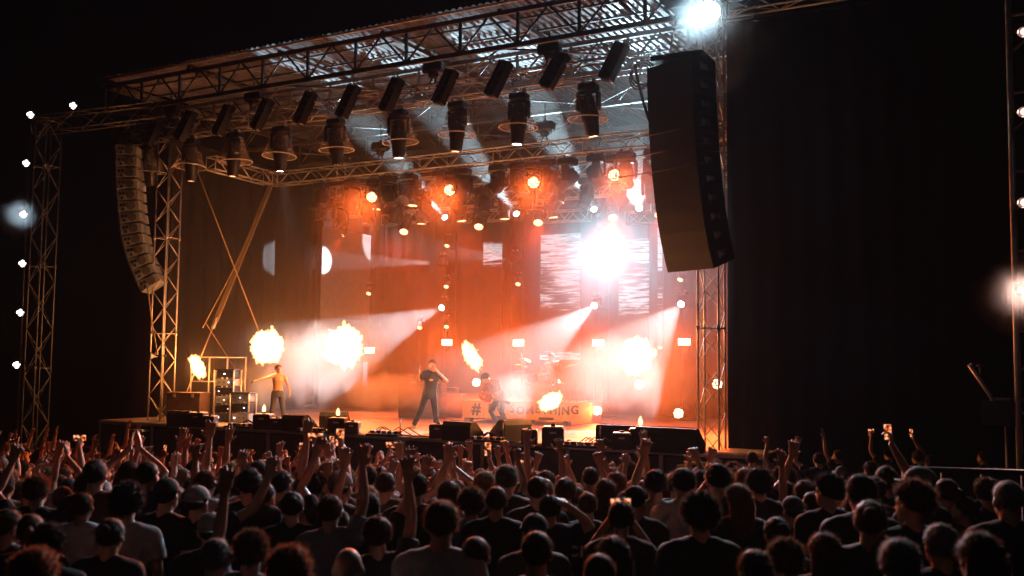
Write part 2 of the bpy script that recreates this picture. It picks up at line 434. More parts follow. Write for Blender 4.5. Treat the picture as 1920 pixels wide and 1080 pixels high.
def moving_head(p, dirv, lens, label, scale=1.0, group=None, yaw=None):
    """p: clamp position; the head pivots .5 m below it and points along dirv"""
    d = Vector(dirv).normalized()
    t = thing('moving_head_light', label, 'stage light', p, group=group); t.scale = (scale,) * 3
    put('clamp', mesh_of('mhc', mh_clamp), t); put('base', mesh_of('mhb', mh_base), t)
    y = yaw if yaw is not None else math.atan2(-d.x, d.y)
    put('yoke', mesh_of('mhy', mh_yoke), t, rot=(0, 0, y))
    hm = put('head', mesh_of('mhh', mh_head), t, (0, 0, -.52)); hm.rotation_euler = d.to_track_quat('Z', 'Y').to_euler()
    put('lens', mesh_of('mhl' + lens, lambda: mh_lens(lens)), hm)
    return t, Vector(p) + (Vector((0, 0, -.52)) + d * .33) * scale
# --- bell: moving head inside a clear rain dome
def dome_mesh(): return MB().lathe([(.17, -.10), (.21, -.18), (.26, -.38), (.32, -.58), (.40, -.76), (.42, -.79)], None, 28).mesh('rain_dome', M['dome'])
def rim_mesh():
    b = MB(); b.tube([((.42 * math.cos(k * math.pi / 14)), (.42 * math.sin(k * math.pi / 14)), -.79) for k in range(29)], .014, 6, False); return b.mesh('rim', M['dome_rim'])
def bell(p, dirv, label, lit, i):
    d = Vector(dirv).normalized()
    t = thing('domed_spotlight', label, 'stage light', p, group='domed spotlights on the front truss'); t.scale = (1.18,) * 3
    put('clamp', mesh_of('mhc', mh_clamp), t); put('base', mesh_of('mhb', mh_base), t)
    put('yoke', mesh_of('mhy', mh_yoke), t, rot=(0, 0, random.uniform(-.6, .6)))
    def hb(): return MB().lathe([(0, -.22), (.11, -.215), (.15, -.15), (.16, .02), (.185, .06), (.185, .30), (.165, .34), (.14, .60), (.12, .66), (.10, .66)], None, 18).mesh('head', M['blackmetal'])
    def hl(): return MB().lathe([(0, .655), (.10, .65)], None, 16, False).mesh('lens', M['warm_em'])
    hm = put('head', mesh_of('bellh', hb), t, (0, 0, -.50)); hm.rotation_euler = d.to_track_quat('Z', 'Y').to_euler()
    put('lens', mesh_of('belll' + str(lit), (lambda: MB().lathe([(0, .655), (.112, .65)], None, 16, False).mesh('lens', M['white_em'])) if lit else hl), hm)
    dm = put('rain_dome', mesh_of('dome', dome_mesh), t, rot=(random.uniform(-.06, .06), random.uniform(-.06, .06), 0))
    put('rim', mesh_of('rim', rim_mesh), dm)
    return t, Vector(p) + (Vector((0, 0, -.5)) + d * .70) * 1.18
ordn = ['first', 'second', 'third', 'fourth', 'fifth', 'sixth', 'seventh', 'eighth', 'ninth', 'tenth', 'eleventh', 'twelfth', 'thirteenth', 'fourteenth']
FTB = FT_Z - .21
for i, px in enumerate((285, 362, 442, 528, 630, 748, 858, 973, 1103)):
    p = atY(px, 200, 21.95); p.z = FTB - .06
    lit = i in (3, 5, 7)
    d = (random.uniform(-.12, .12), random.uniform(.0, .22), -1)
    t, lp = bell(p, d, 'black spotlight in a clear bell dome, %s from the left on the front truss' % ordn[i], lit, i)
    if lit: spot('bell_beam', lp + Vector(d).normalized() * .05, lp + Vector((.05, .35, -1)), 260, 22, WHITE, .4, .06, t)
# --- four-cell blinder bars
def bl_house():
    b = MB().bbox((0, 0, 0), (.30, .17, 1.02), .03)
    for s in (-1, 1): b.box((s * .162, -.02, 0), (.02, .24, .96))
    return b.mesh('housing', M['blackmetal'])
def bl_cell(): return MB().lathe([(.115, 0), (.11, -.012), (.06, .004), (0, .008)], Matrix.Rotation(R(90), 4, 'X'), 14).mesh('cell', M['dead'])
for i, px in enumerate((228, 290, 350, 421, 493, 573, 653, 735, 835, 935, 1040, 1152)):
    p = atY(px, 200, 21.64); p.z = FT_Z - .02 + .05
    tilt = .22 + .015 * i + random.uniform(-.05, .05)
    t = thing('blinder_light', 'slim black four-cell blinder bar clamped to the front truss, %s from the left' % ordn[i], 'stage light', p, (R(-16), tilt, R(random.uniform(-14, 6))), 'blinder bars on the front truss')
    put('housing', mesh_of('blh', bl_house), t)
    for k in range(4): put('cell', mesh_of('blc', bl_cell), t, (0, -.09, -.36 + .24 * k))
    MB().box((0, .14, 0), (.06, .14, .08)).build('clamp', M['alu'], t)
# --- chain hoists with chains up to the roof
def hoist(p, top, label, sc=1.0):
    t = thing('chain_hoist', label, 'hoist', p, group='chain hoists')
    MB().bbox((0, 0, .30), (.62 * sc, .30, .30), .06).build('motor', M['blackmetal'], t)
    MB().lathe([(0, .0), (.12, .02), (.15, .16), (.13, .2)], None, 12).build('chain_bag', M['black'], t)
    MB().tube([(0, 0, .16), (-.14, 0, -.26)], .022, 6).tube([(0, 0, .16), (.14, 0, -.26)], .022, 6).build('sling', M['black'], t)
    ch = MB(); n = max(2, int((top - p[2] - .55) / .13))
    for k in range(n):
        z = .52 + k * .13
        pts = [(.026 * math.cos(a), 0, z + .065 + .07 * math.sin(a)) if k % 2 == 0 else (0, .026 * math.cos(a), z + .065 + .07 * math.sin(a)) for a in [j * math.pi / 4 for j in range(9)]]
        ch.tube(pts, .010, 4, False)
    ch.build('chain', M['blackmetal'], t)
    MB().tube([(0, 0, .44), (0, 0, .53)], .035, 8).build('hook', M['blackmetal'], t)
for px, n in ((325, 'near the left stage tower'), (478, 'third of the way along the front truss'), (813, 'above the middle of the front truss'), (1030, 'towards the right of the front truss')):
    p = atY(px, 100, 21.95); hoist((p.x, 21.95, FT_Z + .42), ZB - .06, 'black chain hoist holding the front truss, ' + n)
for px, n in ((715, 'left of the stage centre'), (1022, 'right of the stage centre')):
    p = atY(px, 200, 26.0); hoist((p.x, 26.0, 9.8 + .42), ZB - .06, 'black chain hoist above the second truss, ' + n)
# --- cables along truss end
cb = MB(); pts = []
a = atY(1192, 125, 21.8); 
for k in range(14):
    f = k / 13; pts.append(a + Vector((.02 + 0.9 * f ** 1.2, -.1, -2.6 * f - .15 * math.sin(f * 3.1))))
cb.tube(pts, .035, 6)
tag(cb.build('hanging_cable', M['rubber']), 'thick black cable drooping from the right end of the front truss', 'cable')
cb = MB()
for k in range(3):
    pts = []
    for j in range(13):
        an = j / 12 * 2 * math.pi
        pts.append(a + Vector((.12 + .28 * math.sin(an) + .05 * k, -.05 * k, -.28 + .3 * math.cos(an) + .04 * k)))
    cb.tube(pts, .02, 5, False)
tag(cb.build('cable_loop', M['rubber']), 'coiled spare cable hung at the right end of the front truss', 'cable')

# ---------------- inner truss rows: (px, py of head centre, aim, lens)
def hang(px, py, Y, zt, dirv, lens, label, group, scale=1.15):
    p = atY(px, py, Y); p.z = zt
    return moving_head(p, dirv, lens, label, scale, group)
g2 = 'moving heads under the second truss'; g3 = 'moving heads under the third truss'; g4 = 'moving heads under the rear truss'
for i, px in enumerate((602, 660, 727, 767, 826, 867, 933, 973, 1030, 1065, 1118, 1173, 1226)):
    hang(px, 330, 26.0, 9.8 - .25, (random.uniform(-.5, .5), random.uniform(-.5, .3), -1 if i % 3 else -.4), 'dead', 'unlit black moving-head light, %s from the left under the second truss' % ordn[i], g2, 1.3)
for i, px in enumerate((640, 690, 742, 800, 857, 908, 990, 1045, 1100, 1160, 1222)):
    hang(px, 350, 29.5, 9.9 - .25, (random.uniform(-.5, .5), random.uniform(-.5, .3), -1 if i % 3 else -.5), 'dead', 'unlit black moving-head light, %s from the left under the third truss' % ordn[i], g3, 1.3)
# lit orange heads pointing straight down
for i, (px, py, Y, e) in enumerate(((655, 367, 29.5, 1.2), (705, 390, 31.0, 1.0), (775, 383, 29.5, .55), (790, 417, 32.6, .9), (864, 412, 32.6, 1.0), (946, 408, 32.6, .95), (1046, 378, 29.5, .4), (1036, 405, 32.6, .5))):
    p = atY(px, py, Y); d = Vector((random.uniform(-.05, .14), random.uniform(-.1, .05), -1)).normalized()
    t, lp = moving_head(p + Vector((0, 0, .95)), d, 'warm_em', 'moving-head light shining an orange shaft straight down, %s of the lit row' % ordn[i], 1.25, 'orange heads shining straight down')
    spot('orange_shaft', lp + d * .04, lp + d * 4, 4000 * e, 17, (1, .17, .045), .5, .12, t)
    MB().tube([(0, 0, 0), (0, 0, .55 if Y < 32 else .3)], .025, 6).build('drop_bar', M['blackmetal'], t)
# ---------------- rear light towers (pipe ladders) with their lamps
def ladder_tower(px, label, Y=33.2, ztop=9.5, w_=.5):
    p = atY(px, 600, Y); t = thing('light_tower', label, 'tower', (p.x, Y, ZF))
    for s in (-1, 1): MB().tube([(s * w_ / 2, 0, 0), (s * w_ / 2, 0, ztop - ZF)], .03, 8).build('upright', M['blackmetal'], t)
    k = .4
    while k < ztop - ZF:
        MB().tube([(-w_ / 2, 0, k), (w_ / 2, 0, k)], .018, 6).build('rung', M['blackmetal'], t); k += .5
    MB().bbox((0, 0, .03), (.9, .7, .06), .01).build('base_plate', M['blackmetal'], t)
    return t
for px, n in ((575, 'leftmost rear'), (700, 'second from the left rear'), (835, 'left of the screens'), (960, 'between the left and middle screens'), (1121, 'between the two wide screens'), (1283, 'rightmost rear')):
    ladder_tower(px + 8, 'dark ladder-like light tower at the stage rear, %s' % n)
def side_lamp(px, py, Y, target, lens, label, energy, angle, col, blend=.2, group=None, sc=.9, rad=.06):
    p = atY(px, py, Y); d = (Vector(target) - p).normalized()
    t, lp = moving_head(p + Vector((0, 0, .52 * sc)), d, lens, label, sc, group)
    return spot(label.split()[0] + '_beam', lp + d * .03, lp + d * 5, energy, angle, col, blend, rad, t)
gt = 'small orange lamps on the rear towers'
for i, (px, py, tx, ty, e) in enumerate(((570, 533, 525, 640, 1.0), (693, 545, 660, 640, .8), (840, 455, 805, 560, 1.0), (838, 532, 815, 620, .8), (973, 527, 945, 620, .8), (1278, 518, 1235, 620, .7), (838, 607, 820, 700, .5), (788, 609, 770, 700, .3))):
    tg = atY(tx, ty, 31.2)
    side_lamp(px, py, 33.0, tg, 'warm_em', 'small lamp throwing a faint orange cone down-left on a rear tower, number %s' % ordn[i] if False else 'small orange-cone lamp, %s counted along the rear towers' % ordn[i], 1200 * e, 26, (1, .16, .05), .6, gt, .62)
# ---------------- white beams
def beam(px, py, Y, tpx, tpy, tY, e, ang, label, blend=.12, col=WHITE):
    return side_lamp(px, py, Y, atY(tpx, tpy, tY), 'white_em', label, e, ang, col, blend, 'white beam heads at the stage rear', .75, .05)
beam(833, 575, 33.0, 560, 692, 24.0, 18000, 20, 'white beam head throwing the broad shaft towards the shirtless performer')
beam(1118, 570, 33.0, 940, 705, 25.5, 19000, 19, 'white beam head whose shaft falls behind the drummer')
beam(1280, 567, 33.0, 1120, 745, 25.0, 10500, 24, 'rightmost white beam head, shaft falling towards the right flame')
beam(830, 494, 33.0, 606, 488, 31.25, 13000, 14, 'white beam head firing level to the left, left of the pair', .3)
beam(966, 489, 33.0, 700, 452, 34.8, 9000, 15, 'white beam head firing level to the left, right of the pair', .3)
beam(838, 412, 33.0, 700, 250, 27.0, 26000, 13, 'white head aimed up at the roof, left one of three', .3, (.62, .88, 1))
beam(972, 406, 33.0, 840, 230, 27.0, 30000, 13, 'white head aimed up at the roof, middle one of three', .3, (.62, .88, 1))
beam(1117, 398, 33.0, 1000, 190, 27.0, 36000, 14, 'white head aimed up at the roof, right one of three', .3, (.62, .88, 1))
beam(1200, 395, 33.0, 1150, 200, 26.5, 6000, 46, 'teal-white head added for an upward glow beside the big black array', .5, (.55, .85, 1))  # added lamp, tints the air by the right array teal
# the blazing searchlight facing the camera
p = atY(1125, 475, 32.6)
t, lp = moving_head(p + Vector((0, 0, .8)), (CAM_POS - p), 'blast_em', 'blazing white searchlight facing the crowd between the screens', 1.5)
dv = (CAM_POS + Vector((2, 0, -1)) - lp).normalized()
spot('searchlight_beam', lp + dv * .05, lp + dv * 4, 52000, 36, (.36, .78, 1), 1.0, .15, t)
# the blazing lamp on top of the right tower
p = atY(1330, 4, 21.75)
t, lp = moving_head(p + Vector((0, 0, .6)), (CAM_POS - p), 'blast_em', 'blazing blue-white lamp on top of the right stage tower', 1.6)
dv = (CAM_POS + Vector((-6, 0, 0)) - lp).normalized()
spot('tower_lamp_beam', lp + dv * .05, lp + dv * 4, 6500, 64, (.62, .86, 1), .8, .2, t)
# ---------------- strobes (lit rectangles) and round LED lamps facing the crowd
def strobe(px, py, Y, label, e=900):
    p = atY(px, py, Y); t = thing('strobe_light', label, 'stage light', p, group='orange strobe panels along the stage rear')
    t.rotation_euler = (0, 0, R(16))
    MB().bbox((0, .06, 0), (.46, .1, .32), .02).build('housing', M['blackmetal'], t)
    for k in (-1, 1): MB().box((0, 0, k * .062), (.40, .02, .10)).build('tube', M['strobe'], t)
    MB().tube([(0, .1, .1), (0, .1, .5)], .02, 6).build('bracket', M['blackmetal'], t)
    spot('strobe_wash', p + Vector((.0, -.06, 0)), Vector((-7, 8, 2.5)), e, 56, (1, .115, .018), .8, .16, t)
for i, (px, py) in enumerate(((693, 657), (838, 642), (972, 643), (1122, 643), (1283, 641))):
    strobe(px, py, 33.0, 'glowing orange double-bar strobe, %s from the left on the stage rear' % ordn[i], 900 if i == 0 else 4200)
def parcan(px, py, Y, label, mat, r=.16, face=None, group=None, e=0, col=AMBER, ang=110):
    p = atY(px, py, Y) if len((px, py)) == 2 else px
    d = ((face or CAM_POS) - p).normalized()
    t = thing('led_lamp', label, 'stage light', p, group=group)
    q = d.to_track_quat('Z', 'Y').to_euler()
    o = MB().lathe([(0, -.28), (r * .6, -.27), (r * 1.05, -.12), (r * 1.1, .02), (r * 1.0, .02)], None, 16).build('housing', M['blackmetal'], t); o.rotation_euler = q
    o = MB().lathe([(0, .012), (r * 1.0, .008)], None, 18, False).build('lens', M[mat], t); o.rotation_euler = q
    y = MB()
    y.tube([(-r * 1.25, 0, 0), (-r * 1.25, 0, r * 1.6), (r * 1.25, 0, r * 1.6), (r * 1.25, 0, 0)], .018, 6)
    y.build('yoke', M['blackmetal'], t)
    if e: spot('lamp_beam', p + d * .06, p + d * 4, e, ang, col, .7, r * .8, t)
    return t
for i, (px, py, Y) in enumerate(((778, 717, 31.0), (893, 717, 31.0), (836, 761, 29.5), (1043, 718, 31.0), (1120, 770, 29.5), (1199, 721, 31.0), (1272, 775, 29.0), (1345, 720, 29.5))):
    parcan(px, py, Y, 'round cluster lamp glowing orange at stage-floor height, %s from the left' % ordn[i], 'led_orange', .15, group='round orange lamps low on the stage', e=260, ang=160, col=(1, .14, .025))
# stands for the low lamps belong to the lamps
# ---------------- washes: heads above the stage lighting deck and haze
def wash(px, Y, z, target, e, ang, col, label):
    p = atY(px, 380, Y); p.z = z; d = (Vector(target) - p).normalized()
    t, lp = moving_head(p, d, 'warm_em', label, 1.1, 'orange wash heads on the rear truss')
    spot('wash', lp + d * .05, lp + d * 4, e, ang, col, .8, .15, t)
for i, (px, tx, ty) in enumerate(((640, -23, 27), (760, -20, 26), (900, -17, 26), (1010, -14, 26), (1150, -11.5, 26), (1235, -9, 27))):
    wash(px, 32.6, 9.5, (tx, ty, 1.6), 1700, 85, (1, .07, .010), 'orange wash head under the rear truss, %s from the left' % ordn[i])
for i, (px, tx) in enumerate(((700, -11), (845, -8), (1000, -4), (1150, -1.0))):  # added heads that give the crowd its orange rim light
    wash(px, 26.0, 9.5, (tx, 8, 2.0), 7500, 44, (1, .13, .022), 'added orange head rim-lighting the crowd from the second truss, %s from the left' % ordn[i])
# ---------------- LED screens
def led_mat(name, seed, bands, col):
    m = bpy.data.materials.new(name); m.use_nodes = True; n = m.node_tree; n.nodes.clear(); L = n.links.new
    o = n.nodes.new('ShaderNodeOutputMaterial'); e = n.nodes.new('ShaderNodeEmission'); g = n.nodes.new('ShaderNodeBsdfPrincipled'); ad = n.nodes.new('ShaderNodeAddShader')
    g.inputs['Base Color'].default_value = (.012, .012, .014, 1); g.inputs['Roughness'].default_value = .45
    tc = n.nodes.new('ShaderNodeTexCoord'); mp = n.nodes.new('ShaderNodeMapping'); mp.inputs['Scale'].default_value = (.9, 1, 11); mp.inputs['Location'].default_value = (seed * 3.1, seed, seed * 1.7)
    L(tc.outputs['Object'], mp.inputs['Vector'])
    no = n.nodes.new('ShaderNodeTexNoise'); no.inputs['Scale'].default_value = 1.0; no.inputs['Detail'].default_value = 7; no.inputs['Roughness'].default_value = .62
    L(mp.outputs[0], no.inputs['Vector'])
    sp = n.nodes.new('ShaderNodeSeparateXYZ'); L(tc.outputs['Object'], sp.inputs[0])
    # vertical profile: where the picture carries brush strokes
    rp = n.nodes.new('ShaderNodeValToRGB'); rp.color_ramp.interpolation = 'LINEAR'
    while len(rp.color_ramp.elements) > 1: rp.color_ramp.elements.remove(rp.color_ramp.elements[-1])
    rp.color_ramp.elements[0].position = 0; rp.color_ramp.elements[0].color = (bands[0][1],) * 3 + (1,)
    for pos, v in bands[1:]:
        el = rp.color_ramp.elements.new(pos); el.color = (v, v, v, 1)
    mr = n.nodes.new('ShaderNodeMapRange'); mr.inputs[1].default_value = -2.4; mr.inputs[2].default_value = 2.4; L(sp.outputs[2], mr.inputs[0]); L(mr.outputs[0], rp.inputs[0])
    a = n.nodes.new('ShaderNodeMath'); a.operation = 'ADD'; L(no.outputs['Fac'], a.inputs[0]); L(rp.outputs[0], a.inputs[1])
    th = n.nodes.new('ShaderNodeMapRange'); th.inputs[1].default_value = .98; th.inputs[2].default_value = 1.08; th.inputs[3].default_value = 0; th.inputs[4].default_value = 1; L(a.outputs[0], th.inputs[0])
    n2 = n.nodes.new('ShaderNodeTexNoise'); n2.inputs['Scale'].default_value = 3.0; n2.inputs['Detail'].default_value = 5
    mp2 = n.nodes.new('ShaderNodeMapping'); mp2.inputs['Scale'].default_value = (1.2, 1, 14); L(tc.outputs['Object'], mp2.inputs['Vector']); L(mp2.outputs[0], n2.inputs['Vector'])
    cr = n.nodes.new('ShaderNodeValToRGB'); cr.color_ramp.elements[0].position = .35; cr.color_ramp.elements[0].color = (*col, 1); cr.color_ramp.elements[1].position = .62; cr.color_ramp.elements[1].color = (.92, .97, 1, 1)
    L(n2.outputs['Fac'], cr.inputs[0]); L(cr.outputs[0], e.inputs[0])
    ms = n.nodes.new('ShaderNodeMath'); ms.operation = 'MULTIPLY'; ms.inputs[1].default_value = .72; L(th.outputs[0], ms.inputs[0]); L(ms.outputs[0], e.inputs[1])
    L(e.outputs[0], ad.inputs[0]); L(g.outputs[0], ad.inputs[1]); L(ad.outputs[0], o.inputs['Surface'])
    m.cycles.emission_sampling = 'NONE'
    return m
def led_screen(xa, xb, label, mat, ztop=8.45, zbot=3.65, Y=33.9):
    a = atY(xa, 560, Y); b = atY(xb, 560, Y); wd = b.x - a.x; cx = (a.x + b.x) / 2; cz = (ztop + zbot) / 2
    t = thing('led_screen', label, 'screen', (cx, Y, cz), group='tall rear screens')
    n = 9; h = (ztop - zbot) / n
    # each module samples the same picture: shift by mesh coordinates so the image runs on across modules
    for k in range(n):
        z0 = -(ztop - zbot) / 2 + k * h
        MB().bbox((0, .04, z0 + h / 2), (wd - .004, .08, h - .004), .004).build('led_panel', mat, t)
    MB().box((0, .13, 0), (wd * .9, .06, ztop - zbot + .3)).build('support_frame', M['blackmetal'], t)
    return t
led_screen(905, 939, 'narrow tall screen left of centre with torn cyan strokes near its top', led_mat('led_a', 1, [(0, .1), (.70, .1), (.78, .52), (.93, .66), (.985, .35), (1, .3)], (.25, .5, .62)))
led_screen(1013, 1087, 'widest tall screen filled with white and pale cyan brush strokes', led_mat('led_b', 2, [(0, .56), (.06, .48), (.10, .12), (.25, .12), (.3, .36), (.36, .3), (.41, .47), (.56, .50), (.66, .52), (.86, .55), (1, .6)], (.22, .5, .62)))
led_screen(1160, 1216, 'wide screen right of the searchlight with a few white strokes', led_mat('led_c', 5, [(0, .1), (.28, .15), (.36, .5), (.46, .56), (.56, .5), (.72, .48), (.8, .6), (.92, .5), (1, .1)], (.3, .6, .7)))
led_screen(1233, 1241, 'very narrow screen strip at the right with white blocks', led_mat('led_d', 7, [(0, .3), (.1, .55), (.14, .2), (.3, .3), (.5, .5), (.62, .3), (.7, .56), (1, .66)], (.6, .8, .85)))
_a = atY(603, 488, 31.2)
t = thing('wing_flat', 'tall dark flat at the left rear catching half of a white light circle', 'panel', (_a.x, 31.2, ZF))
M['flat'] = pm('grey_flat_paint', (.30, .29, .29), (.22, .21, .21), 4, .8)
for k in range(4): MB().bbox((0, 1.6, .92 + 1.84 * k), (.05, 3.2, 1.83), .005).build('panel', M['flat'], t)
MB().tube([(-.06, .1, 0), (-.06, .1, 7.4)], .03, 6).build('brace', M['blackmetal'], t)
led_screen(683, 690, 'thin glowing blue screen strip low behind the smoke', led_mat('led_f', 11, [(0, .7), (1, .66)], (.15, .45, .7)), 3.5, 2.5, 33.6)
# ================================================================ AIR: haze, smoke, flames
def vol_mat(name, dens, col, aniso, noise_scale=0, shape=None, lo=.42, hi=.72):
    m = bpy.data.materials.new(name); m.use_nodes = True; n = m.node_tree; n.nodes.clear(); L = n.links.new
    o = n.nodes.new('ShaderNodeOutputMaterial'); v = n.nodes.new('ShaderNodeVolumePrincipled')
    v.inputs['Color'].default_value = (*col, 1); v.inputs['Anisotropy'].default_value = aniso; v.inputs['Density'].default_value = dens
    if noise_scale:
        tc = n.nodes.new('ShaderNodeTexCoord'); no = n.nodes.new('ShaderNodeTexNoise'); no.inputs['Scale'].default_value = noise_scale; no.inputs['Detail'].default_value = 4; no.inputs['Distortion'].default_value = .6
        L(tc.outputs['Object'], no.inputs['Vector'])
        ln = n.nodes.new('ShaderNodeVectorMath'); ln.operation = 'LENGTH'
        dv = n.nodes.new('ShaderNodeVectorMath'); dv.operation = 'DIVIDE'; dv.inputs[1].default_value = shape; L(tc.outputs['Object'], dv.inputs[0]); L(dv.outputs[0], ln.inputs[0])
        fo = n.nodes.new('ShaderNodeMapRange'); fo.inputs[1].default_value = .25; fo.inputs[2].default_value = 1.0; fo.inputs[3].default_value = .28; fo.inputs[4].default_value = -.35; L(ln.outputs['Value'], fo.inputs[0])
        ad = n.nodes.new('ShaderNodeMath'); ad.operation = 'ADD'; L(no.outputs['Fac'], ad.inputs[0]); L(fo.outputs[0], ad.inputs[1])
        mr = n.nodes.new('ShaderNodeMapRange'); mr.inputs[1].default_value = lo; mr.inputs[2].default_value = hi; mr.inputs[3].default_value = 0; mr.inputs[4].default_value = dens; L(ad.outputs[0], mr.inputs[0])
        L(mr.outputs[0], v.inputs['Density'])
    L(v.outputs[0], o.inputs['Volume'])
    return m
hz = MB().box((-15, 18, 7.5), (140, 90, 17)).build('haze', vol_mat('thin_haze', .00012, (.9, .92, 1), .45)); tag(hz, kind='stuff')
hb = MB().box((-16, 28.6, 6.72), (21.0, 13.0, 10.2)).build('stage_haze', vol_mat('stage_haze', .018, (1, .97, .95), .3)); tag(hb, kind='stuff')
def smoke(px, py, Y, size, dens, ns=.9):
    p = atY(px, py, Y); p.z = max(p.z, ZF + size[2] + .02)
    o = MB().ell((0, 0, 0), size, None, 20, 12).build('smoke', vol_mat('smoke', dens, (1, 1, 1), .2, ns, size)); o.location = p
    return tag(o, kind='stuff')
smoke(580, 705, 25.2, (3.9, 2.2, 1.9), .5, .7)
smoke(480, 715, 24.5, (1.5, 1.3, 1.35), .4, 1.0)
smoke(715, 755, 25.6, (2.4, 1.6, .95), .8, 1.0)
smoke(1135, 700, 26.5, (3.0, 2.0, 1.7), .28, .8)
smoke(1000, 735, 24.6, (2.4, 1.2, 1.1), .35, .9)
smoke(410, 520, 27.5, (2.6, 2.5, 3.2), .05, .5)
smoke(880, 780, 28.5, (7.5, 2.6, .55), .35, .5)
smoke(1125, 475, 31.2, (2.8, 1.3, 2.8), .40, .35)  # haze ball added to boost the glow round the searchlight
smoke(500, 730, 22.9, (1.3, .6, 1.0), .35, 1.3)
smoke(1250, 740, 26.0, (1.8, 1.6, 1.4), .25, .9)
p = atY(1290, 60, 21.6); o = MB().ell((0, 0, 0), (2.4, 1.4, 2.2), None, 20, 12).build('smoke', vol_mat('lamp_smoke', .36, (.85, .95, 1), .5, .6, (2.4, 1.4, 2.2), .25, .8)); o.location = p; tag(o, kind='stuff')
for _px, _py, _Y, _s, _d in ((35, 402, 18.2, .8, .25), (1915, 546, 15.4, .7, .25)):  # puffs added to give two side lamps their halos
    p = atY(_px, _py, _Y); o = MB().ell((0, 0, 0), (_s, _s, _s), None, 16, 10).build('smoke', vol_mat('lamp_smoke', _d, (1, 1, 1), .4, 1.2, (_s, _s, _s), .3, .8)); o.location = p; tag(o, kind='stuff')
def flame_mat():
    m = bpy.data.materials.new('flame'); m.use_nodes = True; n = m.node_tree; n.nodes.clear()
    o = n.nodes.new('ShaderNodeOutputMaterial'); v = n.nodes.new('ShaderNodeEmission')
    v.inputs[0].default_value = (1, .46, .15, 1); v.inputs[1].default_value = 34
    n.links.new(v.outputs[0], o.inputs['Volume']); return m
FM = flame_mat()
def flame(px, py, Y, rx_, rz_, e, label, lean=(0, 0), seed=0, ragged=.36, taper=0.0, name='flame_burst'):
    p = atY(px, py, Y)
    bm = bmesh.new(); bmesh.ops.create_icosphere(bm, subdivisions=5, radius=1.0)
    for v in bm.verts:
        d = v.co.normalized()
        k = 1 + ragged * (noise.fractal(d * 2.1 + Vector((seed, 0, 0)), 0.6, 2.1, 6) + .5 * abs(noise.noise(d * 7 + Vector((0, seed, 0)))))
        q = d * k; s = 1 + taper * q.z
        v.co = Vector((q.x * rx_ * s + lean[0] * q.z * rz_, q.y * rx_ * s + lean[1] * q.z * rz_, q.z * rz_))
    rf_ = random.Random(seed * 31 + 5)                      # torn flecks round the burst
    for q in range(14):
        d = Vector((rf_.gauss(0, 1), rf_.gauss(0, .5), rf_.gauss(-.3, 1))).normalized(); kk = rf_.uniform(1.12, 1.32); rr_ = rf_.uniform(.025, .075) * rx_ / .4
        bmesh.ops.create_icosphere(bm, subdivisions=1, radius=rr_, matrix=Matrix.Translation((d.x * rx_ * kk + lean[0] * d.z * rz_, d.y * rx_ * kk, d.z * rz_ * kk)) @ Matrix.Diagonal((1, 1, rf_.uniform(.8, 2.2), 1)))
    me = bpy.data.meshes.new(name); bm.to_mesh(me); bm.free(); me.materials.append(FM)
    o = link(bpy.data.objects.new(name, me)); o.location = p
    tag(o, label, 'flame', 'pyrotechnic flames')
    if e: point('fire_glow', p, e, FIRE, .25 if rx_ > .2 else .08, o)
    return o
FY = 22.6
flame(502, 650, FY, .42, .46, 560, 'white-hot round fireball, leftmost of the two left of the singer', seed=1)
flame(645, 650, FY, .45, .50, 560, 'white-hot round fireball nearest the singer on the left', seed=2)
flame(1192, 667, FY, .36, .39, 480, 'big round fireball at the right of the stage', seed=3)
flame(371, 688, FY, .20, .34, 240, 'ragged orange flame beside the left stage tower', (-.55, 0), 4, .35)
flame(884, 668, FY, .19, .34, 240, 'slanting tongue of fire above the drum riser', (-.5, 0), 5, .4)
flame(1033, 752, FY - .2, .24, .2, 160, 'low ragged flame blown right in front of the drum riser', (.5, 0), 6, .38)
# ================================================================ SPEAKER ARRAYS
def array_cabinet_front(w_, h_, d_, tp=.82, bk=.36):
    b = MB()
    # wedge shaped cabinet: deeper front than back
    x, y = w_ / 2, d_ / 2; hf, hb_ = h_ / 2, h_ * bk
    b.add([(-x, -y, -hf), (x, -y, -hf), (x * tp, y, -hb_), (-x * tp, y, -hb_), (-x, -y, hf), (x, -y, hf), (x * tp, y, hb_), (-x * tp, y, hb_)],
          [(0, 3, 2, 1), (4, 5, 6, 7), (0, 1, 5, 4), (1, 2, 6, 5), (2, 3, 7, 6), (3, 0, 4, 7)])
    return b
# left array: grey cabinets
la = thing('line_array_speaker', 'hanging curved array of grey speaker cabinets left of the stage tower', 'speaker', atY(243, 320, 21.4))
cabm = array_cabinet_front(.9, .35, .66, 1.0).mesh('speaker_cabinet', M['greycab'])
gr = MB().lathe([(.0, 0), (.125, 0), (.14, -.012), (.0, -.016)], Matrix.Rotation(R(-90), 4, 'Y'), 8, False).mesh('grille', M['grille'])
pt = MB().box((0, 0, 0), (.03, .075, .085)).mesh('port', M['black'])
pos = Vector((0, 0, .75)); yawL = R(-58); Ry = Matrix.Rotation(yawL, 3, 'Z'); arr_pts = []
for k in range(13):
    tilt = R(1.0 + (1.3 * k if k < 7 else 1.3 * 7 + 4.0 * (k - 7)))
    rot = Ry @ Matrix.Rotation(tilt, 3, 'X')
    pos = pos + rot @ Vector((0, 0, -.178))
    o = put('speaker_cabinet', cabm, la, pos); o.rotation_euler = rot.to_euler(); arr_pts.append(pos + rot @ Vector((.455, -.31, 0)))
    put('grille', gr, o, (.452, .10, 0))
    for a_ in (-.2, -.1): put('port', pt, o, (.447, a_, .055))
    put('port', pt, o, (.447, -.15, -.08))
    pos = pos + rot @ Vector((0, 0, -.178))
MB().box(Vector((0, 0, 1.1)), (.7, .6, .1)).build('fly_frame', M['blackmetal'], la)
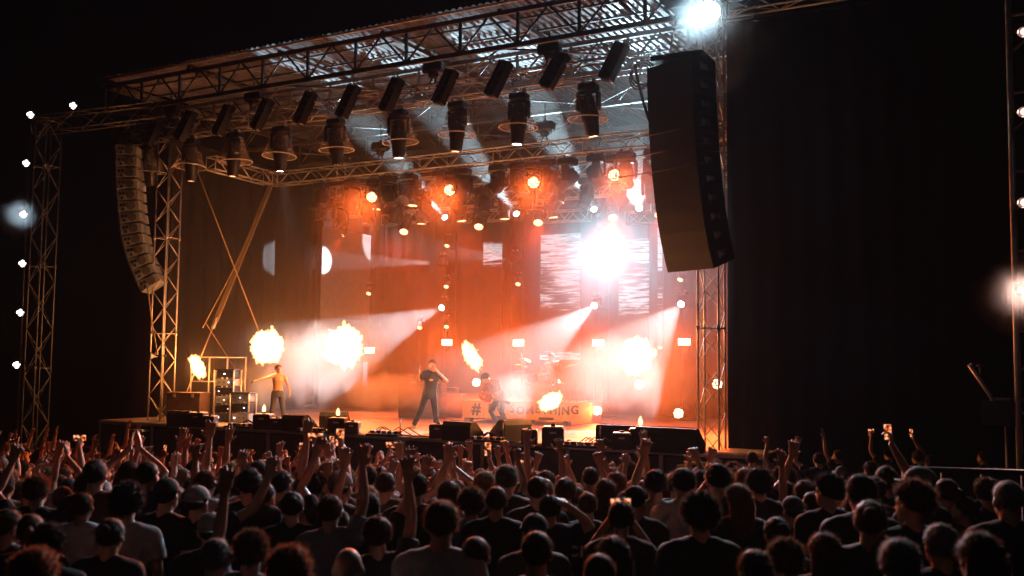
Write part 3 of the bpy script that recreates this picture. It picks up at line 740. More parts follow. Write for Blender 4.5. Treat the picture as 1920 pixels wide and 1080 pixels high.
rl = MB().tube([p_ + Vector((.02, -.02, 0)) for p_ in arr_pts], .022, 6)
rl.build('rigging_rail', M['blackmetal'], la)
MB().tube([(0, 0, 1.1), (0, .3, 2.0)], .02, 6).build('lifting_chain', M['blackmetal'], la)
tag(MB().tube([atY(277, 540, 21.4), atY(284, 600, 21.6), atY(296, 668, 21.75)], .022, 6).build('array_tie_strap', M['strap']), 'strap tying the bottom of the left speaker array to the tower', 'strap')
# right array: large black cabinets
ra_top = atY(1278, 122, 20.9)
ra = thing('line_array_speaker', 'huge black hanging speaker array in front of the right tower', 'speaker', ra_top)
cabr = array_cabinet_front(1.38, .409, .75, .96, .47).mesh('speaker_cabinet', M['cab'])
flt = MB().box((0, 0, 0), (1.36, .03, .411)).mesh('grille', M['black'])
wing = MB().add([(0, -.1, -.13), (0, .3, -.07), (.16, .02, .02), (0, -.1, .16), (0, .3, .10)], [(0, 1, 2), (0, 2, 3), (1, 4, 2), (2, 4, 3), (0, 3, 4, 1)]).mesh('rigging_plate', M['alu'])
pos = Vector((0, 0, 0)); yawR = R(-24); Rz = Matrix.Rotation(yawR, 3, 'Z')
for k in range(11):
    tilt = R(1.0 + (1.2 * k if k < 7 else 1.2 * 7 + 3.2 * (k - 7)))
    rot = Rz @ Matrix.Rotation(tilt, 3, 'X')
    pos = pos + rot @ Vector((0, 0, -.205))
    o = put('speaker_cabinet', cabr, ra, pos); o.rotation_euler = rot.to_euler(); o.scale = (1, 1, 1.02 if k < 7 else 1.12)
    put('grille', flt, o, (0, -.392, 0)); put('rigging_plate', wing, o, (.66, -.1, .0)).scale = (.6, .8, .7)
    pos = pos + rot @ Vector((0, 0, -.205))
MB().bbox((0, .05, .12), (1.2, .9, .12), .02).build('fly_frame', M['blackmetal'], ra)
for s in (-1, 1): MB().tube([(s * .35, .1, .18), (s * .2, .3, 1.3)], .02, 6).build('lifting_chain', M['alu'], ra)
for k in range(3):
    z = 8.55 - .42 * k
    a = Vector((-9.0, 20.6, z - .05)); b = Vector((-6.65, 20.45, z + .1))
    tag(MB().tube([a, (a + b) / 2 + Vector((0, 0, -.02)), b], .012, 5).build('tie_rope', M['strap']), 'thin rope drawn across the big black array, %s of three' % ('topmost', 'middle', 'lowest')[k], 'rope')
# ---------------- straps and braces at the left wing
def strap_obj(name, label, pts, r, flat=None, mat='strap'):
    if flat is None: o = MB().tube(pts, r, 6).build(name, M[mat])
    else:
        b = MB(); pts = [Vector(p) for p in pts]; t = (pts[-1] - pts[0]).normalized(); s = t.cross(Vector((0, 1, 0))).normalized(); nn = t.cross(s)
        vs = []
        for p in pts: vs += [p + s * flat + nn * r, p - s * flat + nn * r, p - s * flat - nn * r, p + s * flat - nn * r]
        fs = []
        for i in range(len(pts) - 1):
            for k in range(4): fs.append((4 * i + k, 4 * i + (k + 1) % 4, 4 * i + 4 + (k + 1) % 4, 4 * i + 4 + k))
        fs += [(3, 2, 1, 0), tuple(4 * (len(pts) - 1) + k for k in range(4))]
        o = b.add(vs, fs).build(name, M[mat])
    return tag(o, label, 'strap')
A = Vector((-23.9, 25.8, 9.6)); B = Vector((-24.3, 22.35, 1.75)); q = A.lerp(B, .62)
strap_obj('brace_sling', 'wide orange-lit sling running down from the truss corner at the left wing', [A, q], .012, .11)
strap_obj('brace_strap', 'ratchet strap from the wide sling to the base of the left tower', [q, A.lerp(B, .78), B], .022)
o = MB().box((0, 0, 0), (.1, .08, .3)).tube([(0, 0, .15), (0, 0, .24)], .05, 8).build('ratchet_buckle', M['alu']); o.location = A.lerp(B, .63); o.rotation_euler = (A - B).to_track_quat('Z', 'Y').to_euler()
tag(o, 'metal ratchet buckle joining the wide sling and the strap', 'buckle')
strap_obj('brace_strap', 'thin strap crossing the wide sling from the tower top downwards to the right', [atY(362, 300, 22.2), atY(482, 612, 25.5), atY(520, 720, 26.6)], .022)
strap_obj('brace_strap', 'thin rope parallel to the wide sling on its left side', [A + Vector((.05, 0, -.1)), atY(430, 520, 23.9), atY(380, 615, 23.3)], .014)
strap_obj('guy_line', 'thin guy line hanging behind the leftmost flame', [atY(386, 606, 23.3), atY(440, 690, 25.5)], .01)
strap_obj('wing_rail', 'horizontal steel rail across the dark left wing', [atY(330, 597, 26.5), atY(490, 607, 30)], .05, None, 'alu')
# ---------------- horn on tower
hp = atY(283, 667, 21.6)
t = thing('horn_loudspeaker', 'small round horn loudspeaker on the left stage tower', 'loudspeaker', hp, (0, 0, R(-25)))
o = MB().lathe([(.02, .22), (.05, .18), (.06, .08), (.10, .0), (.165, -.06), (.155, -.06), (.09, .01), (.0, .02)], Matrix.Rotation(R(-90), 4, 'X'), 18).build('horn', M['greycab'], t)
MB().tube([(0, .1, 0), (.15, .3, 0), (.35, .35, 0)], .025, 6).build('bracket', M['blackmetal'], t)

# ================================================================ STAGE FRONT GEAR
def onfloor(px, py): p = atZ(px, py, ZF + .003); return p
def wedge(px, py, yaw, label, w_=.78, sc=1.0):
    t = thing('monitor_speaker', label, 'speaker', onfloor(px, py), (0, 0, R(yaw)), 'floor monitors along the stage edge'); t.scale = (sc,) * 3
    x = w_ / 2
    pr = [(-.26, 0), (.26, 0), (.26, .16), (-.06, .44), (-.20, .44), (-.26, .34)]
    vs = [(-x, y, z) for y, z in pr] + [(x, y, z) for y, z in pr]; n = len(pr)
    b = MB().add(vs, [tuple(range(n)), tuple(reversed(range(n, 2 * n)))] + [(i, i + n, (i + 1) % n + n, (i + 1) % n) for i in range(n)])
    b.build('cabinet', M['cab'], t)
    g = MB().box((0, .115, .315), (w_ * .92, .02, .40), (R(49), 0, 0)).build('grille', M['grille'], t)
    for s in (-1, 1): MB().box((s * (x + .004), -.05, .2), (.012, .14, .07)).build('handle', M['rubber'], t)
    return t
def fbox(px, py, yaw, label, pilot=False, s=.44):
    t = thing('flame_machine', label, 'flame machine', onfloor(px, py), (0, 0, R(yaw)), 'flame machines along the stage edge')
    MB().bbox((0, 0, s * .42), (s, s * .92, s * .82), .015).build('case', M['blackmetal'], t)
    MB().bbox((0, 0, s * .86), (s * .9, s * .8, .03), .008).build('top_plate', M['alu'], t)
    MB().lathe([(.05, s * .88), (.06, s * .98), (.035, s * 1.0)], None, 10).build('nozzle', M['blackmetal'], t)
    MB().box((0, -s * .47, s * .62), (s * .3, .02, .04)).build('handle', M['alu'], t)
    MB().box((s * .505, 0, s * .3), (.01, s * .5, s * .3)).build('control_panel', M['greycab'], t)
    for a in (-1, 1):
        for c in (-1, 1): MB().lathe([(.03, 0), (.03, .02)], Matrix.Translation((a * s * .4, c * s * .36, 0)), 8, closed=True).build('foot', M['rubber'], t)
    if pilot:
        bm = bmesh.new(); bmesh.ops.create_icosphere(bm, subdivisions=3, radius=1)
        for v in bm.verts:
            k = 1 + .35 * noise.fractal(v.co * 2 + Vector((px, 0, 0)), 1, 2, 3); zz = v.co.z
            v.co = Vector((v.co.x * .05 * k * (1 - .5 * zz), v.co.y * .05 * k * (1 - .5 * zz), zz * .11 * k))
        me = bpy.data.meshes.new('pilot_flame'); bm.to_mesh(me); bm.free(); me.materials.append(FM2)
        put('pilot_flame', me, t, (0, 0, s * 1.0 + .1))
    return t
FM2 = bpy.data.materials.new('pilot_fire'); FM2.use_nodes = True
_n = FM2.node_tree; _n.nodes.clear(); _o = _n.nodes.new('ShaderNodeOutputMaterial'); _e = _n.nodes.new('ShaderNodeEmission'); _e.inputs[0].default_value = (1, .5, .18, 1); _e.inputs[1].default_value = 60; _n.links.new(_e.outputs[0], _o.inputs['Volume'])
wedge(338, 799, 30, 'dark floor monitor at the far left of the stage edge', .62, 1.0)
fbox(371, 800, 24, 'flame machine below the leftmost flame', False, .46)
fbox(393, 801, 24, 'small case right of the leftmost flame machine', False, .36)
fbox(494, 805, 24, 'flame machine with a pilot flame, below the leftmost fireball', True, .48)
fbox(520, 806, 24, 'small flame machine right of the one under the leftmost fireball', False, .36)
wedge(561, 809, -8, 'floor monitor between the two left fireballs, long low back', .84, 1.0)
wedge(628, 803, 25, 'floor monitor half hidden behind the flame machine left of the singer', .74, 1.05)
fbox(633, 812, 24, 'flame machine with a pilot flame left of the singer', True, .46)
fbox(661, 814, 24, 'small flame machine just right of the one left of the singer', False, .36)
fbox(821, 822, 24, 'small tall case at the feet of the singer', False, .40)
wedge(868, 826, -8, 'floor monitor directly right of the singer', .84, 1.05)
wedge(957, 826, 70, 'floor monitor standing sideways in front of the drum riser', .74, 1.15)
fbox(993, 832, 24, 'small case right of the sideways monitor', False, .38)
fbox(1037, 836, 24, 'plain square flame machine right of the small case', False, .50)
wedge(1157, 836, 10, 'floor monitor below the right fireball', .80, 1.1)
fbox(1166, 843, 20, 'flame machine in front of the monitor at the right', False, .42)
fbox(1201, 842, 20, 'flame machine with a pilot flame at the right of the stage', True, .52)
wedge(1256, 848, -4, 'wide black floor monitor next to the right tower', 1.15, 1.2)
def pedalboard(px, py, yaw, label):
    t = thing('pedal_board', label, 'pedals', onfloor(px, py), (0, 0, R(yaw)), 'pedal boards at the stage edge')
    MB().bbox((0, 0, .04), (.9, .4, .06), .01).build('board', M['black'], t)
    for k in range(5):
        MB().bbox((-.34 + .17 * k, random.uniform(-.05, .05), .105), (.12, .2, .07), .01).build('pedal', M[('greycab', 'black', 'alu', 'wood', 'blackmetal')[k]], t)
    c = MB()
    for k in range(4):
        a = random.uniform(-.4, .4)
        c.tube([(a, .1, .1), (a + .1, .3, .22), (a + .25, .42, .1), (a + .5, .3, .015), (a + .8, .45, .015)], .014, 5)
    c.build('cable', M['rubber'], t)
    MB().tube([(.42, 0, .05), (.42, 0, .5)], .012, 6).build('switch_post', M['blackmetal'], t)
pedalboard(452, 803, 8, 'pedal board with cables left of the leftmost fireball machine')
pedalboard(585, 812, 4, 'small pedals beside the monitor between the left fireballs')
pedalboard(722, 818, 8, 'tangle of cables and pedals left of the singer')
pedalboard(912, 830, 5, 'pedals between the two monitors right of the singer')
pedalboard(1092, 840, 5, 'pedal board with upright posts near the right monitor')
def cable(pts, label):
    tag(MB().tube(pts, .016, 5).build('stage_cable', M['rubber']), label, 'cable')
for i, (a, b) in enumerate((((690, 812), (760, 820)), ((1060, 832), (1130, 842)), ((600, 812), (620, 814)), ((1000, 838), (1060, 842)))):
    p0, p1 = onfloor(*a), onfloor(*b); pts = []
    for k in range(16):
        f = k / 15; pts.append(p0.lerp(p1, f) + Vector((0, .12 * math.sin(f * 11 + i), .016 + .07 * max(0, math.sin(f * 9 + i)))))
    cable(pts, 'loose black cable on the stage edge, ' + ('left of the singer', 'below the low flame', 'next to the flame machine left of the singer', 'right of the small case')[i])
# racks and cases at the left wing
def rack(px, py, Y, w_, h_, label, rows=5):
    p = atZ(px, py, ZF + .003); t = thing('equipment_rack', label, 'rack', p, (0, 0, R(20)))
    for s in (-1, 1):
        for c in (-1, 1): MB().tube([(s * w_ / 2, c * .28, 0), (s * w_ / 2, c * .28, h_)], .025, 6).build('post', M['alu'], t)
    MB().bbox((0, 0, h_), (w_ + .06, .62, .04), .01).build('top_panel', M['black'], t)
    for k in range(rows):
        z = (k + .5) * h_ / rows
        MB().bbox((0, .02, z), (w_ - .06, .5, h_ / rows * .8), .01).build('unit', M['blackmetal' if k % 2 else 'greycab'], t)
        for q in range(3): MB().box((-w_ * .28 + q * w_ * .25, -.236, z), (.04, .02, .03)).build('indicator', M['led_white' if (k + q) % 3 == 0 else 'black'], t)
rack(425, 790, 25, .62, 1.6, 'equipment rack with small white lights at the left wing', 6)
rack(455, 792, 25, .6, .9, 'low open rack beside the taller one at the left wing', 3)
t = thing('flight_case', 'big dark flight case behind the left stage tower', 'case', atZ(352, 790, ZF + .003), (0, 0, R(20)))
MB().bbox((0, 0, .45), (1.1, .7, .8), .02).build('body', M['wood'], t); MB().bbox((0, 0, .86), (1.12, .72, .06), .01).build('lid', M['wood'], t)
for k in (-1, 1): MB().box((k * .3, -.36, .8), (.08, .02, .1)).build('latch', M['alu'], t)
t = thing('pipe_frame', 'pipe frame of thin uprights behind the leftmost flame', 'scaffold', atZ(410, 786, ZF + .003), (0, 0, R(20)))
for k in range(4): MB().tube([(-1.0 + .62 * k, 0, 0), (-1.0 + .62 * k, 0, 2.0)], .026, 6).build('upright', M['alu'], t)
for z in (1.2, 1.98): MB().tube([(-1.0, .03, z), (.86, .03, z)], .022, 6).build('rail', M['alu'], t)
# ================================================================ DRUM RISER
ra_, rb_ = atZ(868, 791, ZF), atZ(1072, 799, ZF)
rw = (rb_ - ra_).length; ry = math.atan2(rb_.y - ra_.y, rb_.x - ra_.x)
dr = thing('drum_riser', 'yellow painted drum riser lettered in brush strokes', 'riser', (ra_ + rb_) / 2 + Vector((0, 0, .003)), (0, 0, ry))
n = 5
for k in range(n):
    MB().bbox((-rw / 2 + rw / n * (k + .5), 0, .39), (rw / n - .006, .03, .50), .004).build('front_board', M['yellow'], dr)
MB().box((rw / 2 - .02, 1.28, .33), (.03, 2.5, .62)).build('side_board', M['yellow'], dr)
MB().box((-rw / 2 + .02, 1.28, .33), (.03, 2.5, .62)).build('side_board', M['yellow'], dr)
MB().bbox((0, 1.28, .665), (rw + .04, 2.6, .05), .01).build('top_board', M['deck'], dr)
for k in range(4): MB().lathe([(.09, -.03), (.09, .03)], Matrix.Translation((-rw / 2 + .25 + k * (rw - .5) / 3, .12, .09)) @ Matrix.Rotation(R(90), 4, 'Y'), 14, closed=True).build('castor', M['rubber'], dr)
MB().bbox((-.6, -.035, .19), (.5, .03, .08), .01).build('handle_slot', M['black'], dr); MB().bbox((1.05, -.035, .19), (.5, .03, .08), .01).build('handle_slot', M['black'], dr)
def letters(txt, x0, z0, size, parent, mat, y=-.022, adv=1.0, off=.012, jit=.0, rotx=90, name='letter'):
    x = x0
    for ch in txt:
        if ch == ' ': x += size * .35 * adv; continue
        c = bpy.data.curves.new(name, 'FONT'); c.body = ch; c.size = size; c.extrude = .004; c.offset = off; c.resolution_u = 2
        o = bpy.data.objects.new(name, c); TMP.collection.objects.link(o)
        TMP.view_layers[0].update()
        dg = TMP.view_layers[0].depsgraph; me = bpy.data.meshes.new_from_object(o.evaluated_get(dg), depsgraph=dg); wch = max(v.co.x for v in me.vertices); bpy.data.objects.remove(o)
        me.materials.clear(); me.materials.append(mat)
        put(name, me, parent, (x, y, z0 + random.uniform(-jit, jit)), (R(rotx), R(random.uniform(-120, 120) * jit), 0))
        x += (wch + size * .10) * adv
    return x
x = letters('#', -rw / 2 + .33, .28, .52, dr, M['letter'], off=.014, jit=.02)
letters('DO SOMETHING', x + .22, .35, .36, dr, M['letter'], off=.013, jit=.035, adv=1.02)
# ================================================================ DRUM KIT
RT = ZF + .003 + .69
kp = dr.location + Vector((.35, 1.2, 0)); kp.z = RT
kit = thing('drum_kit', 'drum kit with cymbals on the riser', 'drum kit', kp, (0, 0, ry))
def drum(c, r, h, tilt, name, mat='red'):
    mt = Matrix.Translation(c) @ Euler(tilt).to_matrix().to_4x4()
    o = MB().lathe([(r, -h / 2), (r, h / 2)], mt, 20).build(name, M[mat], kit)
    for s in (-1, 1):
        MB().lathe([(r * 1.03, s * h / 2 - .015), (r * 1.03, s * h / 2 + .015)], mt, 20, closed=False).build('hoop', M['chrome'], o)
        MB().lathe([(0, s * (h / 2 - .005)), (r, s * (h / 2 - .006))], mt, 20).build('drum_head', M['greycab'], o)
drum((0, -.35, .30), .28, .42, (R(90), 0, 0), 'bass_drum')
drum((-.24, -.38, .74), .16, .24, (R(18), 0, 0), 'tom_drum'); drum((.16, -.38, .74), .17, .26, (R(18), 0, 0), 'tom_drum')
drum((.62, .12, .36), .21, .42, (0, 0, 0), 'floor_tom'); drum((-.5, .1, .55), .18, .15, (R(6), 0, 0), 'snare_drum')
def cymbal(c, r, tilt, h0):
    mt = Matrix.Translation(c) @ Euler(tilt).to_matrix().to_4x4()
    o = MB().lathe([(.0, .03), (.05, .025), (.07, .005), (r, -.02), (r, -.024), (.07, 0)], mt, 22).build('cymbal', M['brass'], kit)
    b = MB().tube([(c[0], c[1], .0), c], .014, 6)
    for k in range(3):
        an = k * 2.094; b.tube([(c[0], c[1], .28), (c[0] + .25 * math.cos(an), c[1] + .25 * math.sin(an), .01)], .012, 5)
    b.build('cymbal_stand', M['chrome'], kit)
cymbal((-.75, -.2, 1.12), .25, (R(12), R(10), 0), 0); cymbal((-.45, -.55, 1.32), .22, (R(14), R(20), 0), 0); cymbal((.5, -.5, 1.25), .25, (R(14), R(-12), 0), 0)
cymbal((.95, -.05, 1.15), .27, (R(8), R(-14), 0), 0); cymbal((-.95, .15, .95), .18, (0, 0, 0), 0)
MB().tube([(-.15, -1.0, .02), (-.45, -.75, 1.5), (-1.0, -.6, 1.85)], .013, 6).build('microphone_boom', M['chrome'], kit)
for k in range(4): MB().tube([(1.25 + .28 * k, -.2, 0), (1.25 + .28 * k, -.2, .8 + .1 * (k % 2))], .02, 6).build('percussion_stand', M['chrome'], kit)
t = thing('drum_stool', 'round drum stool behind the kit', 'stool', kp + Vector((.05, .62, 0)))
MB().lathe([(.0, .5), (.17, .5), (.18, .46), (.17, .43), (0, .43)], None, 16).build('seat', M['black'], t)
b = MB().tube([(0, 0, .2), (0, 0, .43)], .02, 6)
for k in range(3): b.tube([(0, 0, .25), (.26 * math.cos(k * 2.09), .26 * math.sin(k * 2.09), .01)], .014, 5)
b.build('base', M['chrome'], t)
# backline behind: dark amp cases
for i, (px, py, w_, h_) in enumerate(((760, 786, 1.6, 1.2), (810, 784, 1.2, .8))):
    p = atZ(px, py, ZF + .003); p.y += 1.0
    t = thing('amplifier_cabinet', 'dark amplifier cabinet at the back of the stage, ' + ('furthest left', 'behind the singer', 'right of the drum riser')[i], 'amplifier', p, (0, 0, R(8)))
    MB().bbox((0, 0, h_ / 2), (w_, .5, h_), .02).build('cabinet', M['cab'], t); MB().box((0, -.256, h_ * .45), (w_ * .9, .02, h_ * .75)).build('grille', M['grille'], t)
    MB().bbox((0, 0, h_ + .12), (w_ * .6, .35, .22), .015).build('amp_head', M['blackmetal'], t)

# ================================================================ SIDE LIGHT TOWERS
lt = truss('truss_tower', 'dim truss tower left of the stage carrying a column of white lamps', 'truss', (-26.5, 19, .2), (-26.5, 19, 10.55), .5, .7, rc=.02, rb=.01, mat='steel', joined=True)
truss('cross_truss', 'dim horizontal truss from the left lamp tower towards the stage roof', 'truss', (-27.4, 19.1, 10.55), (-24.6, 21.6, 11.3), .5, .6, rc=.02, rb=.01, mat='steel', joined=True)
truss('cross_truss', 'orange-lit truss running right from the top of the right stage tower', 'truss', (-6.6, 22.0, 11.75), (4.0, 22.6, 11.9), .4, .6, joined=True)
glf = 'white lamps on the left lamp tower'
def towerlamp(px, py, Y, label, e=60, group=glf, r=.16, mat='led_white', col=WHITE):
    p = atY(px, py, Y); return parcan(px, py, Y, label, mat, r * .6, group=group, e=e, col=col, ang=80)
b = MB().tube([atY(58, 190, 18.6), atY(31, 830, 18.6)], .03, 6)
tag(b.build('lamp_pipe', M['blackmetal']), 'thin dark pipe carrying the column of white lamps at the far left', 'pipe')
towerlamp(137, 198, 19.2, 'white lamp on the horizontal truss right of the left lamp column')
for i, (px, py) in enumerate(((57, 215), (49, 306), (44, 402), (42, 494), (38, 586), (31, 684))):
    towerlamp(px, py, 18.5, 'white lamp in the far left column, %s from the top' % ordn[i], 260 if i == 2 else 40, col=(.6, .85, 1) if i == 2 else WHITE)
for i, (py) in enumerate((232, 310, 350, 440, 465, 540, 630)):
    pass
ms = atY(1905, 830, 16)
mast = thing('light_mast', 'slim orange-lit mast at the right edge of the picture', 'mast', (-.6, 16, .2))
MB().tube([(0, 0, 0), (.03, 0, 9.4)], .045, 8).build('pole', M['alu'], mast)
MB().tube([(.55, 0, 0), (.58, 0, 9.4)], .045, 8).build('pole', M['alu'], mast)
for k in range(16): MB().tube([(.02, 0, .3 + .58 * k), (.55, 0, .3 + .58 * k + (.45 if k % 2 else -.0))], .02, 6).build('rung', M['alu'], mast)
for i, py in enumerate((60, 210, 380, 546)):
    towerlamp(1918, py, 15.7, 'white lamp on the right mast at the picture edge, %s from the top' % ordn[i], 200 if i == 3 else 30, 'lamps on the right mast', .12, 'led_pink', (1, .6, .5))
cr = thing('camera_crane', 'dark camera crane arm leaning up beside the right mast', 'camera crane', atD(1890, 800, 14.5))
o0 = cr.location
P = lambda x, y: atD(x, y, 14.5) - o0
MB().tube([P(1893, 795), P(1818, 684)], .03, 6).build('boom', M['alu'], cr); MB().tube([P(1900, 800), P(1823, 690)], .02, 6).build('boom_rail', M['blackmetal'], cr)
MB().tube([P(1838, 715), P(1838, 682)], .015, 6).tube([P(1832, 686), P(1844, 686)], .012, 6).build('camera_post', M['blackmetal'], cr)
MB().tube([P(1860, 748), P(1925, 750)], .025, 6).build('platform_rail', M['alu'], cr)
MB().box(P(1890, 775), (.7, .4, .35)).build('head_box', M['blackmetal'], cr)
gp = P(1895, 800); MB().tube([gp, Vector((gp.x, gp.y, .4 - o0.z))], .08, 8).build('pedestal', M['blackmetal'], cr)
# right barrier wall
ba, bb = atD(1690, 877, 9.6), atD(1990, 866, 9.3)
t = thing('barrier_wall', 'dark barrier wall with a lit top rail at the right of the crowd', 'barrier', (ba.x, ba.y, .4))
L_ = (Vector((bb.x, bb.y, 0)) - Vector((ba.x, ba.y, 0))).length; yw = math.atan2(bb.y - ba.y, bb.x - ba.x); t.rotation_euler = (0, 0, yw)
hh = ba.z - .4
for k in range(4): MB().bbox((L_ / 4 * (k + .5), 0, hh / 2), (L_ / 4 - .01, .05, hh - .06), .006).build('panel', M['black'], t)
MB().bbox((L_ / 2, 0, hh - .01), (L_, .09, .05), .01).build('top_rail', M['blackmetal'], t)
# ================================================================ PEOPLE
M['skin'] = pm('skin', (1, .92, .86), (.9, .78, .70), 14, .5, 0, .08, objcol=True)
M['cloth'] = pm('cloth', (1, 1, 1), (.72, .72, .74), 18, .85, 0, .35, objcol=True)
M['hair'] = pm('hair', (1, 1, 1), (.55, .5, .48), 40, .5, 0, .5, objcol=True, spec=.3)
def _translucent(m, k):
    n = m.node_tree; b = n.nodes['Principled BSDF']; o = next(x for x in n.nodes if x.type == 'OUTPUT_MATERIAL'); t = n.nodes.new('ShaderNodeBsdfTranslucent'); x = n.nodes.new('ShaderNodeMixShader'); x.inputs[0].default_value = k
    n.links.new(b.inputs['Base Color'].links[0].from_socket, t.inputs[0]); n.links.new(b.outputs[0], x.inputs[1]); n.links.new(t.outputs[0], x.inputs[2]); n.links.new(x.outputs[0], o.inputs['Surface'])
_translucent(M['hair'], .5)
M['print'] = pm('shirt_print', (.75, .75, .75), (.5, .5, .5), 30, .8)
M['print_o'] = pm('orange_print', (.45, .14, .06), (.3, .08, .04), 30, .8)
V = Vector
DG = bpy.context.evaluated_depsgraph_get
def remesh(mb, name, voxel, mat, smooth=3, dec=.5, disp=0.0, dscale=9.0):
    o = bpy.data.objects.new(name, mb.mesh(name)); TMP.collection.objects.link(o)
    r = o.modifiers.new('r', 'REMESH'); r.mode = 'VOXEL'; r.voxel_size = voxel; r.use_smooth_shade = True
    if smooth: s = o.modifiers.new('s', 'SMOOTH'); s.factor = .5; s.iterations = smooth
    if dec < 1: d = o.modifiers.new('d', 'DECIMATE'); d.ratio = dec
    TMP.view_layers[0].update(); dg = TMP.view_layers[0].depsgraph; me = bpy.data.meshes.new_from_object(o.evaluated_get(dg), depsgraph=dg); me.name = name
    old = o.data; bpy.data.objects.remove(o); bpy.data.meshes.remove(old)
    if disp:
        for v in me.vertices:
            c = v.co; k = noise.fractal(V((c.x * dscale, c.y * dscale, c.z * dscale * .6)), 1, 2, 3)
            v.co = c + v.normal * disp * k
    me.materials.clear(); me.materials.append(mat)
    me.polygons.foreach_set('use_smooth', [True] * len(me.polygons)); me.update()
    return me
def loft(mb, rings, n=14):
    """rings: (centre, rx, ry, side vector or None)"""
    vs = []; cs = [V(r[0]) for r in rings]
    for i, r in enumerate(rings):
        t = (cs[min(i + 1, len(cs) - 1)] - cs[max(0, i - 1)]).normalized(); sx = V(r[3]) if len(r) > 3 and r[3] is not None else V((1, 0, 0))
        sy = t.cross(sx).normalized(); sx = sy.cross(t).normalized()
        for k in range(n):
            a = 2 * math.pi * k / n; vs.append(cs[i] + sx * r[1] * math.cos(a) + sy * r[2] * math.sin(a))
    m_ = len(rings)
    fs = [(i * n + k, i * n + (k + 1) % n, (i + 1) * n + (k + 1) % n, (i + 1) * n + k) for i in range(m_ - 1) for k in range(n)]
    fs += [tuple(reversed(range(n))), tuple((m_ - 1) * n + k for k in range(n))]
    mb.add(vs, fs)
def hand(mb, w, d, nrm, thumb, curl=.25, spread=.22, f=1.0):
    d = V(d).normalized(); nrm = V(nrm); nrm = (nrm - d * nrm.dot(d)).normalized(); s = d.cross(nrm).normalized() * thumb
    q = Matrix((s, d, nrm)).transposed()
    mb.ell(w + d * .048 * f, (.041 * f, .056 * f, .0165 * f), q, 10, 8)
    for k, (o, L) in enumerate(((.031, .070), (.0105, .080), (-.0105, .074), (-.031, .058))):
        a = (1.5 - k) / 1.5 * spread; fd = (d * math.cos(a) + s * math.sin(a)).normalized()
        p = w + d * .080 * f + s * o * f; pts = [p - d * .02, p]; cc = 0
        for seg in (.45, .32, .27):
            cc += curl * (1.15 if k else 1.0); dd = fd * math.cos(cc) + nrm * math.sin(cc); pts.append(pts[-1] + dd * L * seg * f)
        mb.tube(pts, [.0105 * f, .0105 * f, .0098 * f, .009 * f, .0075 * f], 7)
    p = w + d * .018 * f + s * .030 * f; td = (d * .62 + s * .78 + nrm * .15).normalized(); td2 = (d * .85 + s * .45 + nrm * (.1 + curl)).normalized()
    mb.tube([p - td * .01, p + td * .035 * f, p + td * .035 * f + td2 * .035 * f], [.014 * f, .0125 * f, .0088 * f], 7)
def standing():
    return dict(pel=V((0, 0, .955)), sp=V((0, -.005, 1.13)), ch=V((0, 0, 1.31)), nk=V((0, -.02, 1.475)), hd=V((0, .015, 1.635)), hrot=(0, 0, 0),
                sr=V((.185, -.01, 1.415)), sl=V((-.185, -.01, 1.415)), er=V((.245, -.03, 1.14)), el=V((-.245, -.03, 1.14)), wr=V((.24, .08, .92)), wl=V((-.24, .08, .92)),
                hr=V((.09, 0, .92)), hl=V((-.09, 0, .92)), kr=V((.10, .03, .50)), kl=V((-.10, .03, .50)), ar=V((.11, -.02, .09)), al=V((-.11, -.02, .09)),
                dr=V((0, .1, -1)), dl=V((0, .1, -1)), nr=V((-1, 0, 0)), nl=V((1, 0, 0)), curl_r=.3, curl_l=.3, side=V((1, 0, 0)), fr=V((0, 1, 0)), fl=V((0, 1, 0)))
